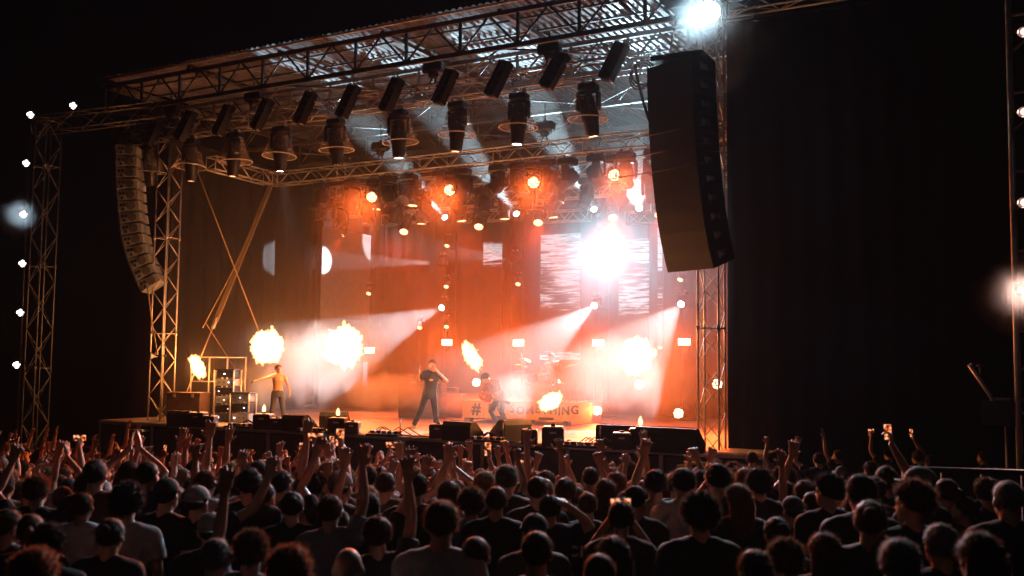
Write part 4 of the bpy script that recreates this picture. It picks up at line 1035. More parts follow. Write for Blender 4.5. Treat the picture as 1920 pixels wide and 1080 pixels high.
def build_person_meshes(key, P, voxel=.011, female=False, dec=.42, sleeves=.55, shirt=True, legs_full=True, shoes=False, trouser_len=.97):
    mb = MB(); sd = P['side']; g = .93 if female else 1.0
    loft(mb, [(P['pel'] + V((0, 0, -.09)), .15 * (1.04 if female else 1), .115, sd), (P['pel'], .165 * (1.04 if female else 1), .125, sd), (P['pel'].lerp(P['sp'], .6), .145 * g, .11, sd), (P['sp'].lerp(P['ch'], .3), .145 * g, .11, sd),
              (P['ch'], .172 * g, .125, sd), (P['ch'].lerp(P['nk'], .5), .165 * g, .11, sd), (P['ch'].lerp(P['nk'], .85), .10, .08, sd), (P['nk'].lerp(P['hd'], .15), .058 * g, .062, sd), (P['nk'].lerp(P['hd'], .75), .055 * g, .060, sd)])
    # trapezius and shoulders
    for s_ in ('sr', 'sl'): mb.tube([P['nk'].lerp(P['hd'], .15), P['nk'].lerp(P[s_], .5) + V((0, 0, .01)), P[s_]], [.045, .055 * g, .060 * g], 9); mb.ell(P[s_], (.062 * g,) * 3)
    for a, e, w_, d, n_, th, cu in (('sr', 'er', 'wr', 'dr', 'nr', -1, 'curl_r'), ('sl', 'el', 'wl', 'dl', 'nl', 1, 'curl_l')):
        A_, E_, W_ = P[a], P[e], P[w_]
        mb.tube([A_, A_.lerp(E_, .45), E_, E_.lerp(W_, .3), W_.lerp(E_, .15), W_ + (W_ - E_).normalized() * .02], [.056 * g, .049 * g, .040 * g, .042 * g, .030 * g, .027 * g], 10)
        hand(mb, W_, P[d], P[n_], P.get('th' + a[1], th), P[cu], P.get('spread', .24), P.get('hf', 1.12))
    for h_, k_, a_, f_ in (('hr', 'kr', 'ar', 'fr'), ('hl', 'kl', 'al', 'fl')):
        H_, K_, A_ = P[h_], P[k_], P[a_]
        mb.tube([H_, H_.lerp(K_, .35), K_, K_.lerp(A_, .3), A_], [.088, .078, .056, .058, .040], 10)
        F_ = P[f_].normalized(); mb.tube([A_ - F_ * .05 - V((0, 0, .04)), A_ + F_ * .05 - V((0, 0, .045)), A_ + F_ * .17 - V((0, 0, .06))], [.042, .044, .026], 8)
    # head
    hr = Euler(P['hrot']).to_matrix(); H = P['hd']; T = lambda x, y, z: H + hr @ V((x, y, z))
    mb.ell(T(0, -.012, .035), (.077, .096, .088), hr, 14, 10); mb.ell(T(0, .03, -.04), (.060, .066, .078), hr, 12, 8)
    mb.ell(T(0, .05, -.085), (.036, .034, .028), hr)                               # chin
    mb.tube([T(0, .088, .01), T(0, .108, -.035)], [.012, .017], 7); mb.ell(T(0, .085, -.065), (.024, .014, .010), hr)   # nose, mouth
    mb.ell(T(0, .078, .025), (.05, .016, .012), hr)                               # brow
    for s_ in (-1, 1):
        mb.ell(T(s_ * .080, -.005, -.008), (.012, .022, .034), hr, 10, 8); mb.ell(T(s_ * .03, .082, .005), (.013, .01, .009), hr, 8, 6)
    out = {'body': remesh(mb, 'person_' + key, voxel, M['skin'], 2, dec)}
    if shirt:
        sb = MB(); k = .022
        loft(sb, [(P['pel'] + V((0, 0, -.10)), .178, .135, sd), (P['pel'], .182, .142, sd), (P['pel'].lerp(P['sp'], .6), .168, .132, sd), (P['sp'].lerp(P['ch'], .4), .172, .135, sd), (P['ch'], .195 * g, .145, sd), (P['ch'].lerp(P['nk'], .5), .185 * g, .128, sd), (P['ch'].lerp(P['nk'], .86), .118, .098, sd), (P['nk'].lerp(P['hd'], .10), .082, .078, sd)])
        for a, e in (('sr', 'er'), ('sl', 'el')):
            A_, E_ = P[a], P[e]; sb.ell(A_, (.082 * g,) * 3); sb.tube([P['nk'].lerp(P['hd'], .04), P['nk'].lerp(A_, .5) + V((0, 0, .012)), A_], [.06, .073, .080 * g], 10)
            if sleeves: sb.tube([A_, A_.lerp(E_, sleeves * .6), A_.lerp(E_, sleeves)], [.080 * g, .076 * g, .074 * g], 10)
        out['shirt'] = remesh(sb, 'shirt_' + key, .016, M['cloth'], 4, .6, .010, 11)
    std = not shoes
    tb = MB()
    loft(tb, [(P['pel'] + V((0, 0, -.14)), .165, .125, sd), (P['pel'], .176, .138, sd), (P['pel'] + (P['sp'] - P['pel']) * .35, .165, .13, sd)])
    for h_, k_, a_ in (('hr', 'kr', 'ar'), ('hl', 'kl', 'al')):
        H_, K_, A_ = P[h_], P[k_], P[a_]; E_ = K_.lerp(A_, trouser_len)
        tb.tube([H_ + V((0, 0, .02)), H_.lerp(K_, .4), K_, K_.lerp(E_, .5), E_], [.100, .090, .074, .072, .066], 10)
    out['trousers'] = CACHE['crowd_trousers'] if std and 'crowd_trousers' in CACHE else remesh(tb, 'trousers_' + key, .02, M['cloth'], 4, .6, .010, 9)
    if std: CACHE['crowd_trousers'] = out['trousers']
    if shoes:
        hb_ = MB()
        for a_, f_ in (('ar', 'fr'), ('al', 'fl')):
            A_, F_ = P[a_], P[f_].normalized(); hb_.tube([A_ + V((0, 0, .03)), A_ - F_ * .03 - V((0, 0, .04)), A_ + F_ * .08 - V((0, 0, .045)), A_ + F_ * .19 - V((0, 0, .055))], [.05, .056, .054, .036], 9)
        out['shoes'] = remesh(hb_, 'shoes_' + key, .014, M['cloth'], 2, .6)
    out['hd'] = P['hd'].copy(); out['hrot'] = P['hrot']; out['P'] = P
    return out
# ---------------------------------------------------------------- hair and headwear, head-local
def hair_mesh(kind, seed):
    rnd = random.Random(seed); bm = bmesh.new(); bmesh.ops.create_icosphere(bm, subdivisions=4, radius=1)
    th = dict(short=.012, crop=.005, curly=.030, long=.016, bun=.011, messy=.017, pony=.010)[kind]
    nz = dict(short=.009, crop=.003, curly=.020, long=.008, bun=.005, messy=.018, pony=.005)[kind]
    def region(d):
        y, z = d.y, d.z
        zm = -.72 + .30 * (y + 1) if y < 0 else -.42 + .92 * y
        if kind in ('long', 'curly'): zm -= .15 * max(0, -y)
        return z - zm
    c0 = V((0, -.012, .035)); vs = {}; pts = []; fs = []
    for v in bm.verts:
        d = v.co.normalized(); r = region(d)
        k = max(0., min(1., r / .25)); base = V((d.x * .078, d.y * .098, d.z * .090))
        if d.z < 0: base = base + V((0, .0, .02 * d.z)); base.x *= 1 - .12 * min(1, -d.z); base.y *= 1 - .1 * min(1, -d.z)
        t_ = (th + nz * noise.fractal(d * (5 if kind == 'curly' else 3) + V((seed, 0, 0)), 1, 2, 4)) * (k ** .5)
        if kind == 'messy': t_ += .02 * max(0, d.z) * abs(noise.noise(d * 4 + V((0, seed, 0)))) * k
        v.co = c0 + base + d * t_; v.tag = r > -.04
    for f in bm.faces:
        if all(v.tag for v in f.verts):
            fs.append([v.index for v in f.verts])
    mb = MB().add([v.co.copy() for v in bm.verts], fs, True)
    # strands
    cand = [(v.co.copy(), (v.co - c0).normalized()) for v in bm.verts if region((V(((v.co - c0).x / .078, (v.co - c0).y / .098, (v.co - c0).z / .09))).normalized()) > .05]
    bm.free()
    ns = dict(short=3000, crop=2200, curly=3600, long=2400, bun=1600, messy=3400, pony=1600)[kind]
    ln = dict(short=.020, crop=.009, curly=.030, long=.026, bun=.014, messy=.028, pony=.014)[kind]
    for i in range(ns):
        p, d = rnd.choice(cand); p = p + V((rnd.uniform(-.012, .012), rnd.uniform(-.012, .012), rnd.uniform(-.012, .012)))
        fl = V((0, -.25, -.55)) if kind in ('short', 'long', 'bun', 'crop', 'pony') else V((0, 0, -.1))
        q = (d * (.75 if kind in ('curly', 'messy') else .4) + fl * .7 + V((rnd.uniform(-.5, .5), rnd.uniform(-.5, .5), rnd.uniform(-.5, .5)))).normalized()
        s = d.cross(q); s = (s.normalized() if s.length > 1e-4 else V((1, 0, 0))) * .0022
        L = ln * rnd.uniform(.6, 1.3); p0 = p - d * .006
        mb.add([p0 - s, p0 + s, p0 + q * L], [(0, 1, 2)])
    if kind == 'long':
        rings = [(c0 + V((0, -.03, .05)), .088, .075), (c0 + V((0, -.05, -.06)), .098, .07), (c0 + V((0, -.065, -.16)), .105, .055), (c0 + V((0, -.085, -.27)), .098, .042), (c0 + V((0, -.10, -.38)), .07, .025)]
        loft(mb, rings, 16)
        for i in range(900):
            a = rnd.uniform(2.9, 6.5); z = rnd.uniform(-.30, .02); p = c0 + V((.102 * math.cos(a), -.065 + .055 * math.sin(a) + z * .1, z)); s = V((.0025, 0, 0))
            L = rnd.uniform(.05, .14); mb.add([p - s, p + s, p + V((rnd.uniform(-.02, .02), rnd.uniform(-.03, .01), -L))], [(0, 1, 2)])
    if kind == 'bun':
        mb.ell(c0 + V((0, -.10, .045)), (.040, .036, .038))
        for i in range(300):
            d = V((rnd.gauss(0, 1), rnd.gauss(0, 1), rnd.gauss(0, 1))).normalized(); p = c0 + V((0, -.10, .045)) + d * .036; s = d.orthogonal().normalized() * .002
            mb.add([p - s, p + s, p + d * rnd.uniform(.005, .02)], [(0, 1, 2)])
    if kind == 'pony':
        mb.tube([c0 + V((0, -.10, .03)), c0 + V((0, -.15, .01)), c0 + V((0, -.165, -.09)), c0 + V((0, -.15, -.20)), c0 + V((0, -.14, -.27))], [.02, .032, .034, .024, .006], 10)
    return mb.mesh('hair_' + kind, M['hair'])
def cap_mesh(back=False):
    s = -1 if back else 1; c0 = V((0, -.012, .035)); mb = MB()
    vs = []; n, m_ = 22, 7
    for j in range(m_ + 1):
        ph = (j / m_) * 1.52
        for k in range(n):
            a = 2 * math.pi * k / n; vs.append(c0 + V((.093 * math.sin(ph) * math.cos(a), .112 * math.sin(ph) * math.sin(a), .012 + .10 * math.cos(ph))))
    mb.add(vs, [(j * n + k, (j + 1) * n + k, (j + 1) * n + (k + 1) % n, j * n + (k + 1) % n) for j in range(m_) for k in range(n)], True)
    vs = []
    for j in range(5):
        for k in range(9):
            a = R(25 + 130 * k / 8); rr = 1 + .62 * j / 4 * math.sin((a - R(25)) / R(130) * math.pi) ** .5
            vs.append(c0 + V((.092 * math.cos(a) * (1 + .05 * j), s * .11 * math.sin(a) * rr, .014 - .012 * j / 4 * abs(math.cos(a)) * 2)))
    fs = [(j * 9 + k, j * 9 + k + 1, (j + 1) * 9 + k + 1, (j + 1) * 9 + k) for j in range(4) for k in range(8)]
    mb.add(vs, fs, True); mb.ell(c0 + V((0, 0, .115)), (.01, .01, .006), None, 8, 4)
    return mb.mesh('cap', M['cloth'])
HAIR = {k: [hair_mesh(k, 3 + 7 * i) for i in range(n)] for k, n in (('short', 3), ('crop', 1), ('curly', 2), ('long', 2), ('bun', 1), ('messy', 2), ('pony', 1))}
CAPM = {'cap': cap_mesh(False), 'capback': cap_mesh(True)}
# ---------------------------------------------------------------- crowd poses
def pose(**k):
    P = standing(); P.update(k); return P
UP = V((0, 0, 1))
POSES = dict(
    down=pose(hrot=(R(4), 0, R(6))),
    turn=pose(hrot=(0, R(4), R(38)), er=V((.25, .02, 1.14)), wr=V((.16, .22, 1.0)), dr=V((-.3, .6, .2))),
    one=pose(sr=V((.185, 0, 1.45)), er=V((.24, .12, 1.72)), wr=V((.22, .16, 1.98)), dr=V((-.05, .12, 1)), nr=V((0, 1, 0)), curl_r=.12, hrot=(R(6), 0, R(-8))),
    onebent=pose(sr=V((.19, 0, 1.44)), er=V((.36, .14, 1.62)), wr=V((.27, .22, 1.87)), dr=V((-.25, .1, 1)), nr=V((-.3, 1, 0)), curl_r=.28, hrot=(R(3), 0, R(12))),
    fist=pose(sr=V((.185, 0, 1.45)), er=V((.27, .18, 1.68)), wr=V((.20, .24, 1.93)), dr=V((-.05, .1, 1)), nr=V((0, 1, 0)), curl_r=1.25, hrot=(R(8), 0, R(-5))),
    both=pose(sr=V((.185, 0, 1.45)), sl=V((-.185, 0, 1.45)), er=V((.30, .12, 1.70)), el=V((-.28, .15, 1.69)), wr=V((.30, .18, 1.96)), wl=V((-.22, .22, 1.94)), dr=V((.1, .15, 1)), dl=V((.1, .1, 1)), nr=V((0, 1, 0)), nl=V((0, 1, 0)), curl_r=.15, curl_l=.2, hrot=(R(8), 0, 0)),
    clap=pose(sr=V((.18, .01, 1.45)), sl=V((-.18, .01, 1.45)), er=V((.27, .2, 1.66)), el=V((-.27, .2, 1.66)), wr=V((.045, .26, 1.86)), wl=V((-.045, .26, 1.86)), dr=V((-.12, .1, 1)), dl=V((.12, .1, 1)), nr=V((-1, 0, 0)), nl=V((1, 0, 0)), curl_r=.1, curl_l=.1),
    phone=pose(er=V((.24, .22, 1.36)), el=V((-.24, .22, 1.36)), wr=V((.07, .40, 1.60)), wl=V((-.07, .40, 1.60)), dr=V((-.2, .2, 1)), dl=V((.2, .2, 1)), nr=V((-1, .2, 0)), nl=V((1, .2, 0)), curl_r=.7, curl_l=.7, hrot=(R(4), 0, 0)),
    phoneup=pose(sr=V((.18, .01, 1.45)), er=V((.26, .18, 1.68)), wr=V((.16, .30, 1.93)), dr=V((-.05, .15, 1)), nr=V((-1, .3, 0)), curl_r=.75, hrot=(R(12), 0, 0)),
    headhand=pose(sr=V((.18, 0, 1.45)), er=V((.36, .02, 1.52)), wr=V((.14, -.06, 1.70)), dr=V((-1, .2, .35)), nr=V((0, .5, -1)), curl_r=.35),
    reach=pose(sr=V((.18, .03, 1.43)), er=V((.27, .28, 1.50)), wr=V((.20, .40, 1.74)), dr=V((-.15, .25, 1)), nr=V((.2, 1, -.3)), curl_r=.4, hrot=(R(5), 0, R(-10)), el=V((-.26, .05, 1.15)), wl=V((-.18, .24, 1.12)), dl=V((.4, .8, .3))),
    vee=pose(sr=V((.19, 0, 1.45)), sl=V((-.19, 0, 1.45)), er=V((.38, .06, 1.64)), el=V((-.32, .16, 1.60)), wr=V((.48, .10, 1.88)), wl=V((-.40, .26, 1.82)), dr=V((.25, .15, 1)), dl=V((-.3, .3, 1)), nr=V((0, 1, 0)), nl=V((0, 1, -.3)), curl_r=.2, curl_l=.45, hrot=(R(10), 0, R(8))),
    wave=pose(sr=V((.19, 0, 1.45)), er=V((.42, .1, 1.60)), wr=V((.52, .14, 1.84)), dr=V((.15, .1, 1)), nr=V((-.2, 1, 0)), curl_r=.15, hrot=(0, 0, R(-14))),
)
PM = {}
for k, P in POSES.items(): PM[k] = build_person_meshes(k, P, .0125 if k in ('down', 'turn') else .0105, female=k in ('turn', 'phone', 'clap'), dec=.4)
SKINS = [(.50, .30, .21), (.55, .35, .26), (.46, .27, .19), (.58, .38, .29), (.30, .17, .11), (.42, .25, .17)]
HAIRC = dict(black=(.03, .022, .018), brown=(.14, .078, .045), dark=(.07, .042, .028), red=(.24, .085, .035), blonde=(.36, .24, .12), grey=(.26, .25, .24))
SHIRTC = dict(black=(.012, .012, .013), white=(.62, .60, .60), grey=(.20, .20, .21), navy=(.016, .020, .04), blue=(.06, .16, .24), dark=(.03, .03, .033), maroon=(.10, .02, .02), olive=(.07, .07, .04), light=(.42, .40, .39))
PLACED = []
def person(x, y, pk, hair, hc, shirt, yaw, s, label, group, mirror=False, skin=None, z=None, extra=None, rnd=random):
    m_ = PM[pk]; gz = ground_z(x, y) if z is None else z
    o = bpy.data.objects.new('person', m_['body']); COL.objects.link(o)
    o.location = (x, y, gz); o.rotation_euler = (0, 0, yaw); o.scale = (-s if mirror else s, s, s)
    o.color = (*(skin or rnd.choice(SKINS)), 1)
    tag(o, label, 'person', group)
    c = put('shirt', m_['shirt'], o); c.color = (*SHIRTC[shirt], 1)
    c = put('trousers', m_['trousers'], o); c.color = (*rnd.choice(((.02, .02, .03), (.03, .04, .07), (.06, .05, .04), (.012, .012, .012))), 1)
    if hair in CAPM:
        h = put('hair', HAIR['crop'][0], o, m_['hd'], m_['hrot']); h.color = (*HAIRC[hc], 1)
        h = put('cap', CAPM[hair], o, m_['hd'], m_['hrot']); h.color = (*SHIRTC[extra or 'dark'], 1)
    elif hair != 'bald':
        h = put('hair', rnd.choice(HAIR[hair]), o, m_['hd'], m_['hrot']); h.color = (*HAIRC[hc], 1)
    PLACED.append((x, y)); return o
def place_px(px, py, wpx, hw=.19):
    """ground position and body scale for a head seen at a pixel with a given apparent width"""
    r = ray(px, py); s = 1.0; d = FPX * hw / wpx; k = -r.z
    def hz_(d): return CAM_POS.z + r.z * d
    def g_(d): p = CAM_POS + r * d; return ground_z(p.x, p.y)
    s = (hz_(d) - g_(d)) / 1.64
    if s < .93 or s > 1.08:
        s = min(1.08, max(.93, s)); lo, hi = 2.0, 24.0
        for _ in range(40):
            mid = (lo + hi) / 2
            if hz_(mid) - g_(mid) > 1.64 * s: lo = mid
            else: hi = mid
        d = lo
    p = CAM_POS + r * d
    return p.x, p.y, s, d
PH_ON = bpy.data.materials.new('phone_picture')
PH_ON.use_nodes = True; _n = PH_ON.node_tree; _n.nodes.clear(); _L = _n.links.new
_o = _n.nodes.new('ShaderNodeOutputMaterial'); _e = _n.nodes.new('ShaderNodeEmission'); _t = _n.nodes.new('ShaderNodeTexCoord'); _no = _n.nodes.new('ShaderNodeTexNoise'); _r = _n.nodes.new('ShaderNodeValToRGB')
_no.inputs['Scale'].default_value = 26; _L(_t.outputs['Object'], _no.inputs['Vector']); _L(_no.outputs['Fac'], _r.inputs[0]); _L(_r.outputs[0], _e.inputs[0]); _L(_e.outputs[0], _o.inputs['Surface'])
_r.color_ramp.elements[0].position = .42; _r.color_ramp.elements[0].color = (.05, .008, .002, 1); _r.color_ramp.elements[1].position = .62; _r.color_ramp.elements[1].color = (1, .55, .3, 1); _q = _r.color_ramp.elements.new(.52); _q.color = (.8, .16, .04, 1); _e.inputs[1].default_value = 1.3
PH_ON.cycles.emission_sampling = 'NONE'
def phone(loc, yaw, label, land=False, sc=1.0):
    t = thing('phone', label, 'phone', loc, (R(-8), R(90) if land else 0, yaw), 'phones held up by the crowd'); t.scale = (sc,) * 3
    MB().bbox((0, 0, 0), (.078, .010, .160), .006).build('case', M['black'], t)
    MB().box((0, -.0065, 0), (.070, .002, .148)).build('screen', PH_ON, t)
    MB().lathe([(.009, 0), (.009, .003), (0, .003)], Matrix.Translation((.022, .006, .055)) @ Matrix.Rotation(R(-90), 4, 'X'), 10).build('camera_lens', M['dead'], t)
    return t
# foreground, one by one: px, py of the head, apparent width, pose, mirror, hair, hair colour, shirt, head-turn yaw, label
FGL = [
 (154, 952, 42, 'down', 0, 'crop', 'brown', 'white', -8, 'close-cropped person in a white T-shirt beside a curly-haired one at the left'),
 (237, 947, 54, 'down', 0, 'curly', 'black', 'light', 0, 'person with big black curly hair and pale T-shirt at the left'),
 (311, 931, 46, 'down', 0, 'cap', 'black', 'black', -25, 'person in a black cap and black T-shirt right of the big curly hair'),
 (369, 945, 46, 'wave', 0, 'capback', 'brown', 'dark', -10, 'person in a grey cap raising a strong bare right arm at the left', 'light'),
 (206, 1008, 53, 'down', 0, 'bun', 'dark', 'black', -12, 'person with hair pinned up and dark top at the lower left'),
 (14, 991, 46, 'turn', 1, 'short', 'brown', 'dark', 0, 'short-haired person at the left picture edge looking right'),
 (56, 1000, 42, 'down', 0, 'pony', 'red', 'black', 10, 'person with reddish hair tied back near the left edge'),
 (90, 1026, 52, 'down', 0, 'messy', 'black', 'dark', 0, 'dark-haired person in dark clothes at the lower left corner'),
 (394, 998, 48, 'down', 0, 'capback', 'dark', 'black', 5, 'person wearing a pale knitted cap at the lower left', 'light'),
 (403, 1050, 64, 'down', 0, 'crop', 'grey', 'blue', -12, 'balding grey-haired person in blue at the bottom left'),
 (62, 1085, 60, 'down', 0, 'curly', 'red', 'dark', 0, 'bright ginger curly head cut by the bottom edge at the left'),
 (117, 940, 36, 'onebent', 1, 'cap', 'dark', 'navy', 10, 'person in a cap with left arm raised, left of the white T-shirt'),
 (258, 911, 34, 'down', 0, 'short', 'red', 'black', 5, 'ginger short-haired person behind the big curly hair'),
 (364, 886, 30, 'both', 0, 'short', 'dark', 'dark', 0, 'person with both arms up in front of the grey cap'),
 (353, 912, 34, 'turn', 1, 'short', 'dark', 'black', 0, 'dark short-haired person between the two caps at the left'),
 (467, 911, 44, 'down', 0, 'short', 'black', 'black', -6, 'tall person with short black hair left of the twin raised hands'),
 (497, 935, 44, 'turn', 1, 'crop', 'dark', 'dark', 10, 'cropped head turned right, left of the centre foreground'),
 (547, 953, 46, 'down', 0, 'bun', 'dark', 'black', 4, 'person with neat dark hair and black T-shirt left of the grey T-shirt'),
 (619, 962, 48, 'one', 0, 'short', 'brown', 'grey', 0, 'short-haired person in a grey T-shirt reaching up with the right arm'),
 (638, 917, 44, 'onebent', 1, 'capback', 'brown', 'black', -10, 'person in a backwards cap with clasped raised arm', 'grey'),
 (779, 917, 43, 'down', 0, 'short', 'dark', 'black', -3, 'tall person in a black T-shirt right of the big raised hands'),
 (827, 985, 62, 'down', 0, 'short', 'red', 'light', -8, 'reddish-haired person in a pale grey T-shirt at the bottom centre'),
 (891, 1046, 54, 'down', 0, 'crop', 'brown', 'black', -12, 'cropped head low at the bottom, right of the pale grey T-shirt'),
 (841, 931, 44, 'down', 0, 'long', 'brown', 'light', 4, 'person with long straight brown hair and pale top in the centre'),
 (884, 948, 46, 'down', 0, 'curly', 'brown', 'blue', 0, 'person with a rounded curly bob right of the long brown hair'),
 (930, 942, 45, 'down', 0, 'crop', 'brown', 'black', -5, 'broad person with cropped hair and black T-shirt in the centre'),
 (949, 902, 40, 'down', 0, 'short', 'grey', 'dark', 8, 'grey-haired person just behind the cropped broad one'),
 (652, 1068, 64, 'down', 0, 'bald', 'brown', 'grey', 0, 'bald head at the bottom edge left of centre'),
 (541, 1078, 62, 'down', 0, 'curly', 'red', 'blue', 0, 'ginger curly hair at the bottom edge left of the bald head'),
 (708, 1006, 56, 'one', 0, 'short', 'dark', 'black', 12, 'person whose big bare arm stretches up in the centre foreground'),
 (690, 955, 46, 'both', 0, 'short', 'dark', 'black', 0, 'person holding up both hands, largest hands of the centre'),
 (470, 1040, 58, 'one', 1, 'messy', 'brown', 'blue', -6, 'person in blue sleeves with a raised hand at the bottom left'),
 (1007, 922, 42, 'down', 0, 'crop', 'dark', 'dark', 0, 'round cropped head left of the hand-on-head person'),
 (1060, 925, 40, 'down', 0, 'short', 'brown', 'dark', -4, 'short-haired person behind the one with lettering'),
 (1101, 950, 42, 'down', 0, 'crop', 'brown', 'black', -4, 'shaved-headed person whose black T-shirt reads CREW'),
 (1165, 975, 50, 'phone', 0, 'short', 'dark', 'black', -5, 'person filming with a glowing phone right of the lettered T-shirt'),
 (1193, 942, 44, 'turn', 1, 'short', 'dark', 'olive', 0, 'short-haired person in olive just behind the filming one'),
 (1229, 911, 41, 'down', 0, 'short', 'dark', 'grey', -6, 'short dark-haired person in a grey T-shirt right of centre'),
 (1281, 909, 42, 'down', 0, 'short', 'brown', 'white', 8, 'person in a white T-shirt behind the big curly dark head'),
 (1313, 970, 60, 'down', 0, 'curly', 'dark', 'black', 0, 'person with thick curly dark hair and orange-printed black shirt'),
 (1384, 939, 47, 'down', 0, 'long', 'blonde', 'dark', 12, 'person with long blonde hair right of the curly dark head'),
 (1031, 958, 42, 'headhand', 0, 'short', 'dark', 'navy', 0, 'person resting a hand on the head right of centre'),
 (1006, 1040, 66, 'down', 0, 'crop', 'brown', 'dark', -4, 'large shaved head at the bottom right of centre'),
 (1149, 1048, 54, 'down', 0, 'long', 'dark', 'black', 0, 'person with long dark hair below the filming one'),
 (1124, 1082, 60, 'down', 0, 'crop', 'red', 'dark', 0, 'top of a reddish cropped head at the bottom edge'),
 (1415, 1076, 58, 'down', 0, 'short', 'brown', 'dark', 0, 'top of a brown head at the bottom edge right of the curly one'),
 (1002, 1000, 44, 'down', 0, 'cap', 'dark', 'dark', 6, 'person in a dark cap above the large shaved head', 'navy'),
 (1179, 892, 36, 'one', 0, 'curly', 'brown', 'dark', 5, 'curly-haired person with one arm up behind the filming one'),
 (1135, 925, 40, 'down', 0, 'long', 'brown', 'dark', 0, 'person with long straight hair behind the lettered T-shirt'),
 (1346, 901, 44, 'down', 0, 'short', 'black', 'black', 0, 'tall dark figure in black left of the blonde hair'),
 (1374, 886, 36, 'down', 0, 'curly', 'brown', 'dark', -5, 'curly brown-haired person near the foot of the right tower'),
 (1410, 862, 28, 'down', 0, 'short', 'dark', 'black', -20, 'short-haired person looking sideways right of the right tower foot'),
 (1424, 910, 40, 'down', 0, 'curly', 'dark', 'dark', 0, 'dark curly head just right of the blonde hair'),
 (1536, 864, 26, 'onebent', 1, 'short', 'brown', 'dark', 0, 'person with bent raised arm at the dark right side'),
 (1573, 858, 31, 'one', 1, 'short', 'brown', 'dark', 35, 'person in profile facing left with one arm up at the right'),
 (1473, 867, 30, 'fist', 1, 'short', 'brown', 'grey', 0, 'person with raised fist right of the right tower'),
 (1579, 892, 40, 'down', 0, 'cap', 'grey', 'dark', 15, 'person in a pale cap right of the raised fist', 'grey'),
 (1615, 928, 54, 'down', 0, 'short', 'dark', 'black', 0, 'broad dark-haired person left of the bent profile head at the right'),
 (1554, 925, 48, 'turn', 0, 'messy', 'black', 'black', 0, 'black-haired person in black T-shirt at the right middle'),
 (1509, 928, 40, 'down', 0, 'long', 'brown', 'dark', 0, 'long brown-haired person at the right middle'),
 (1487, 960, 40, 'down', 0, 'capback', 'brown', 'black', 10, 'person in a backwards cap below the long brown hair', 'dark'),
 (1632, 982, 60, 'down', 0, 'bun', 'brown', 'black', -20, 'person with hair in a bun at the lower right'),
 (1712, 948, 60, 'turn', 0, 'messy', 'brown', 'black', 0, 'dark-haired person in profile looking down left at the right'),
 (1726, 912, 50, 'turn', 0, 'cap', 'grey', 'dark', 30, 'person in a pale peaked cap facing left below the barrier', 'grey'),
 (1776, 928, 42, 'down', 0, 'pony', 'brown', 'dark', 20, 'person with tied hair just right of the peaked cap'),
 (1809, 960, 43, 'turn', 0, 'bun', 'brown', 'dark', 10, 'person with hair up and bare neck at the right'),
 (1891, 940, 58, 'down', 0, 'crop', 'grey', 'black', 0, 'large grey-cropped head at the right picture edge'),
 (1851, 928, 42, 'down', 0, 'messy', 'brown', 'dark', 10, 'tousled head just left of the large one at the right edge'),
 (1457, 1004, 46, 'down', 0, 'bun', 'dark', 'dark', 0, 'dark head with tied hair at the bottom right of centre'),
 (1473, 1058, 56, 'down', 0, 'messy', 'brown', 'black', 0, 'tousled brown head at the bottom, left of the long smooth hair'),
 (1546, 1040, 55, 'down', 0, 'long', 'brown', 'black', 0, 'long smooth brown hair at the bottom right'),
 (1651, 1046, 56, 'down', 0, 'long', 'blonde', 'dark', 14, 'pale-edged long hair at the bottom right'),
 (1687, 1062, 72, 'down', 0, 'short', 'grey', 'dark', 0, 'big greyish head at the bottom right'),
 (1765, 1026, 62, 'down', 0, 'short', 'grey', 'black', 8, 'short grey-lit head right of the big greyish one'),
 (1837, 1052, 78, 'down', 0, 'long', 'brown', 'black', 6, 'largest head of long brown hair at the lower right corner'),
 (1845, 859, 32, 'down', 0, 'short', 'brown', 'dark', 15, 'lone short-haired person behind the barrier wall at the right'),
 (1869, 900, 40, 'down', 0, 'short', 'black', 'black', 0, 'dark head against the barrier wall at the right'),
 (1632, 882, 36, 'down', 0, 'long', 'brown', 'dark', 5, 'long brown-haired person below the raised phones at the right'),
 (1662, 902, 44, 'phoneup', 0, 'short', 'dark', 'black', 0, 'dark person holding the brightest phone high at the right'),
 (1668, 852, 24, 'phoneup', 1, 'short', 'dark', 'dark', 0, 'person stretching to film above the barrier, left of the pair'),
 (1720, 858, 25, 'phoneup', 0, 'short', 'brown', 'dark', 0, 'person filming above the barrier, right of the pair'),
 (1745, 868, 30, 'down', 0, 'long', 'brown', 'dark', 0, 'long-haired person behind the barrier wall'),
]
rp = random.Random(5)
FG = {}
for row in FGL:
    px, py, wpx, pk, mir, hair, hc, shirt, yaw, label = row[:10]; extra = row[10] if len(row) > 10 else None
    x, y, s, d = place_px(px, py, wpx, .20 if hair in ('curly', 'long', 'messy') else .185)
    back = math.atan2(-x, y)
    face = math.atan2(-(-14.5 - x), 25 - y)          # towards the stage middle
    o = person(x, y, pk, hair, hc, shirt, face * .6 + back * .4 + R(yaw), s, label, None, bool(mir), None, None, extra, rp)
    FG[(px, py)] = (o, d)
    if pk in ('phone', 'phoneup'):
        Pz = PM[pk]['P']; hp_ = (Pz['wr'] + Pz['wl']) / 2 + V((0, .03, .10)) if pk == 'phone' else Pz['wr'] + V((-.02, .04, .11))
        if mir: hp_ = V((-hp_.x, hp_.y, hp_.z))
        w_ = o.location + Matrix.Rotation(o.rotation_euler.z, 3, 'Z') @ (hp_ * s)
        phone(w_, o.rotation_euler.z, 'lit phone held by the ' + label.split(' person ')[-1] if False else 'glowing phone screen: ' + {1165: 'held sideways right of the lettered T-shirt', 1662: 'brightest one, upright at the right', 1668: 'left of the pair above the barrier', 1720: 'right of the pair above the barrier'}[px], px == 1165 or px == 1668)
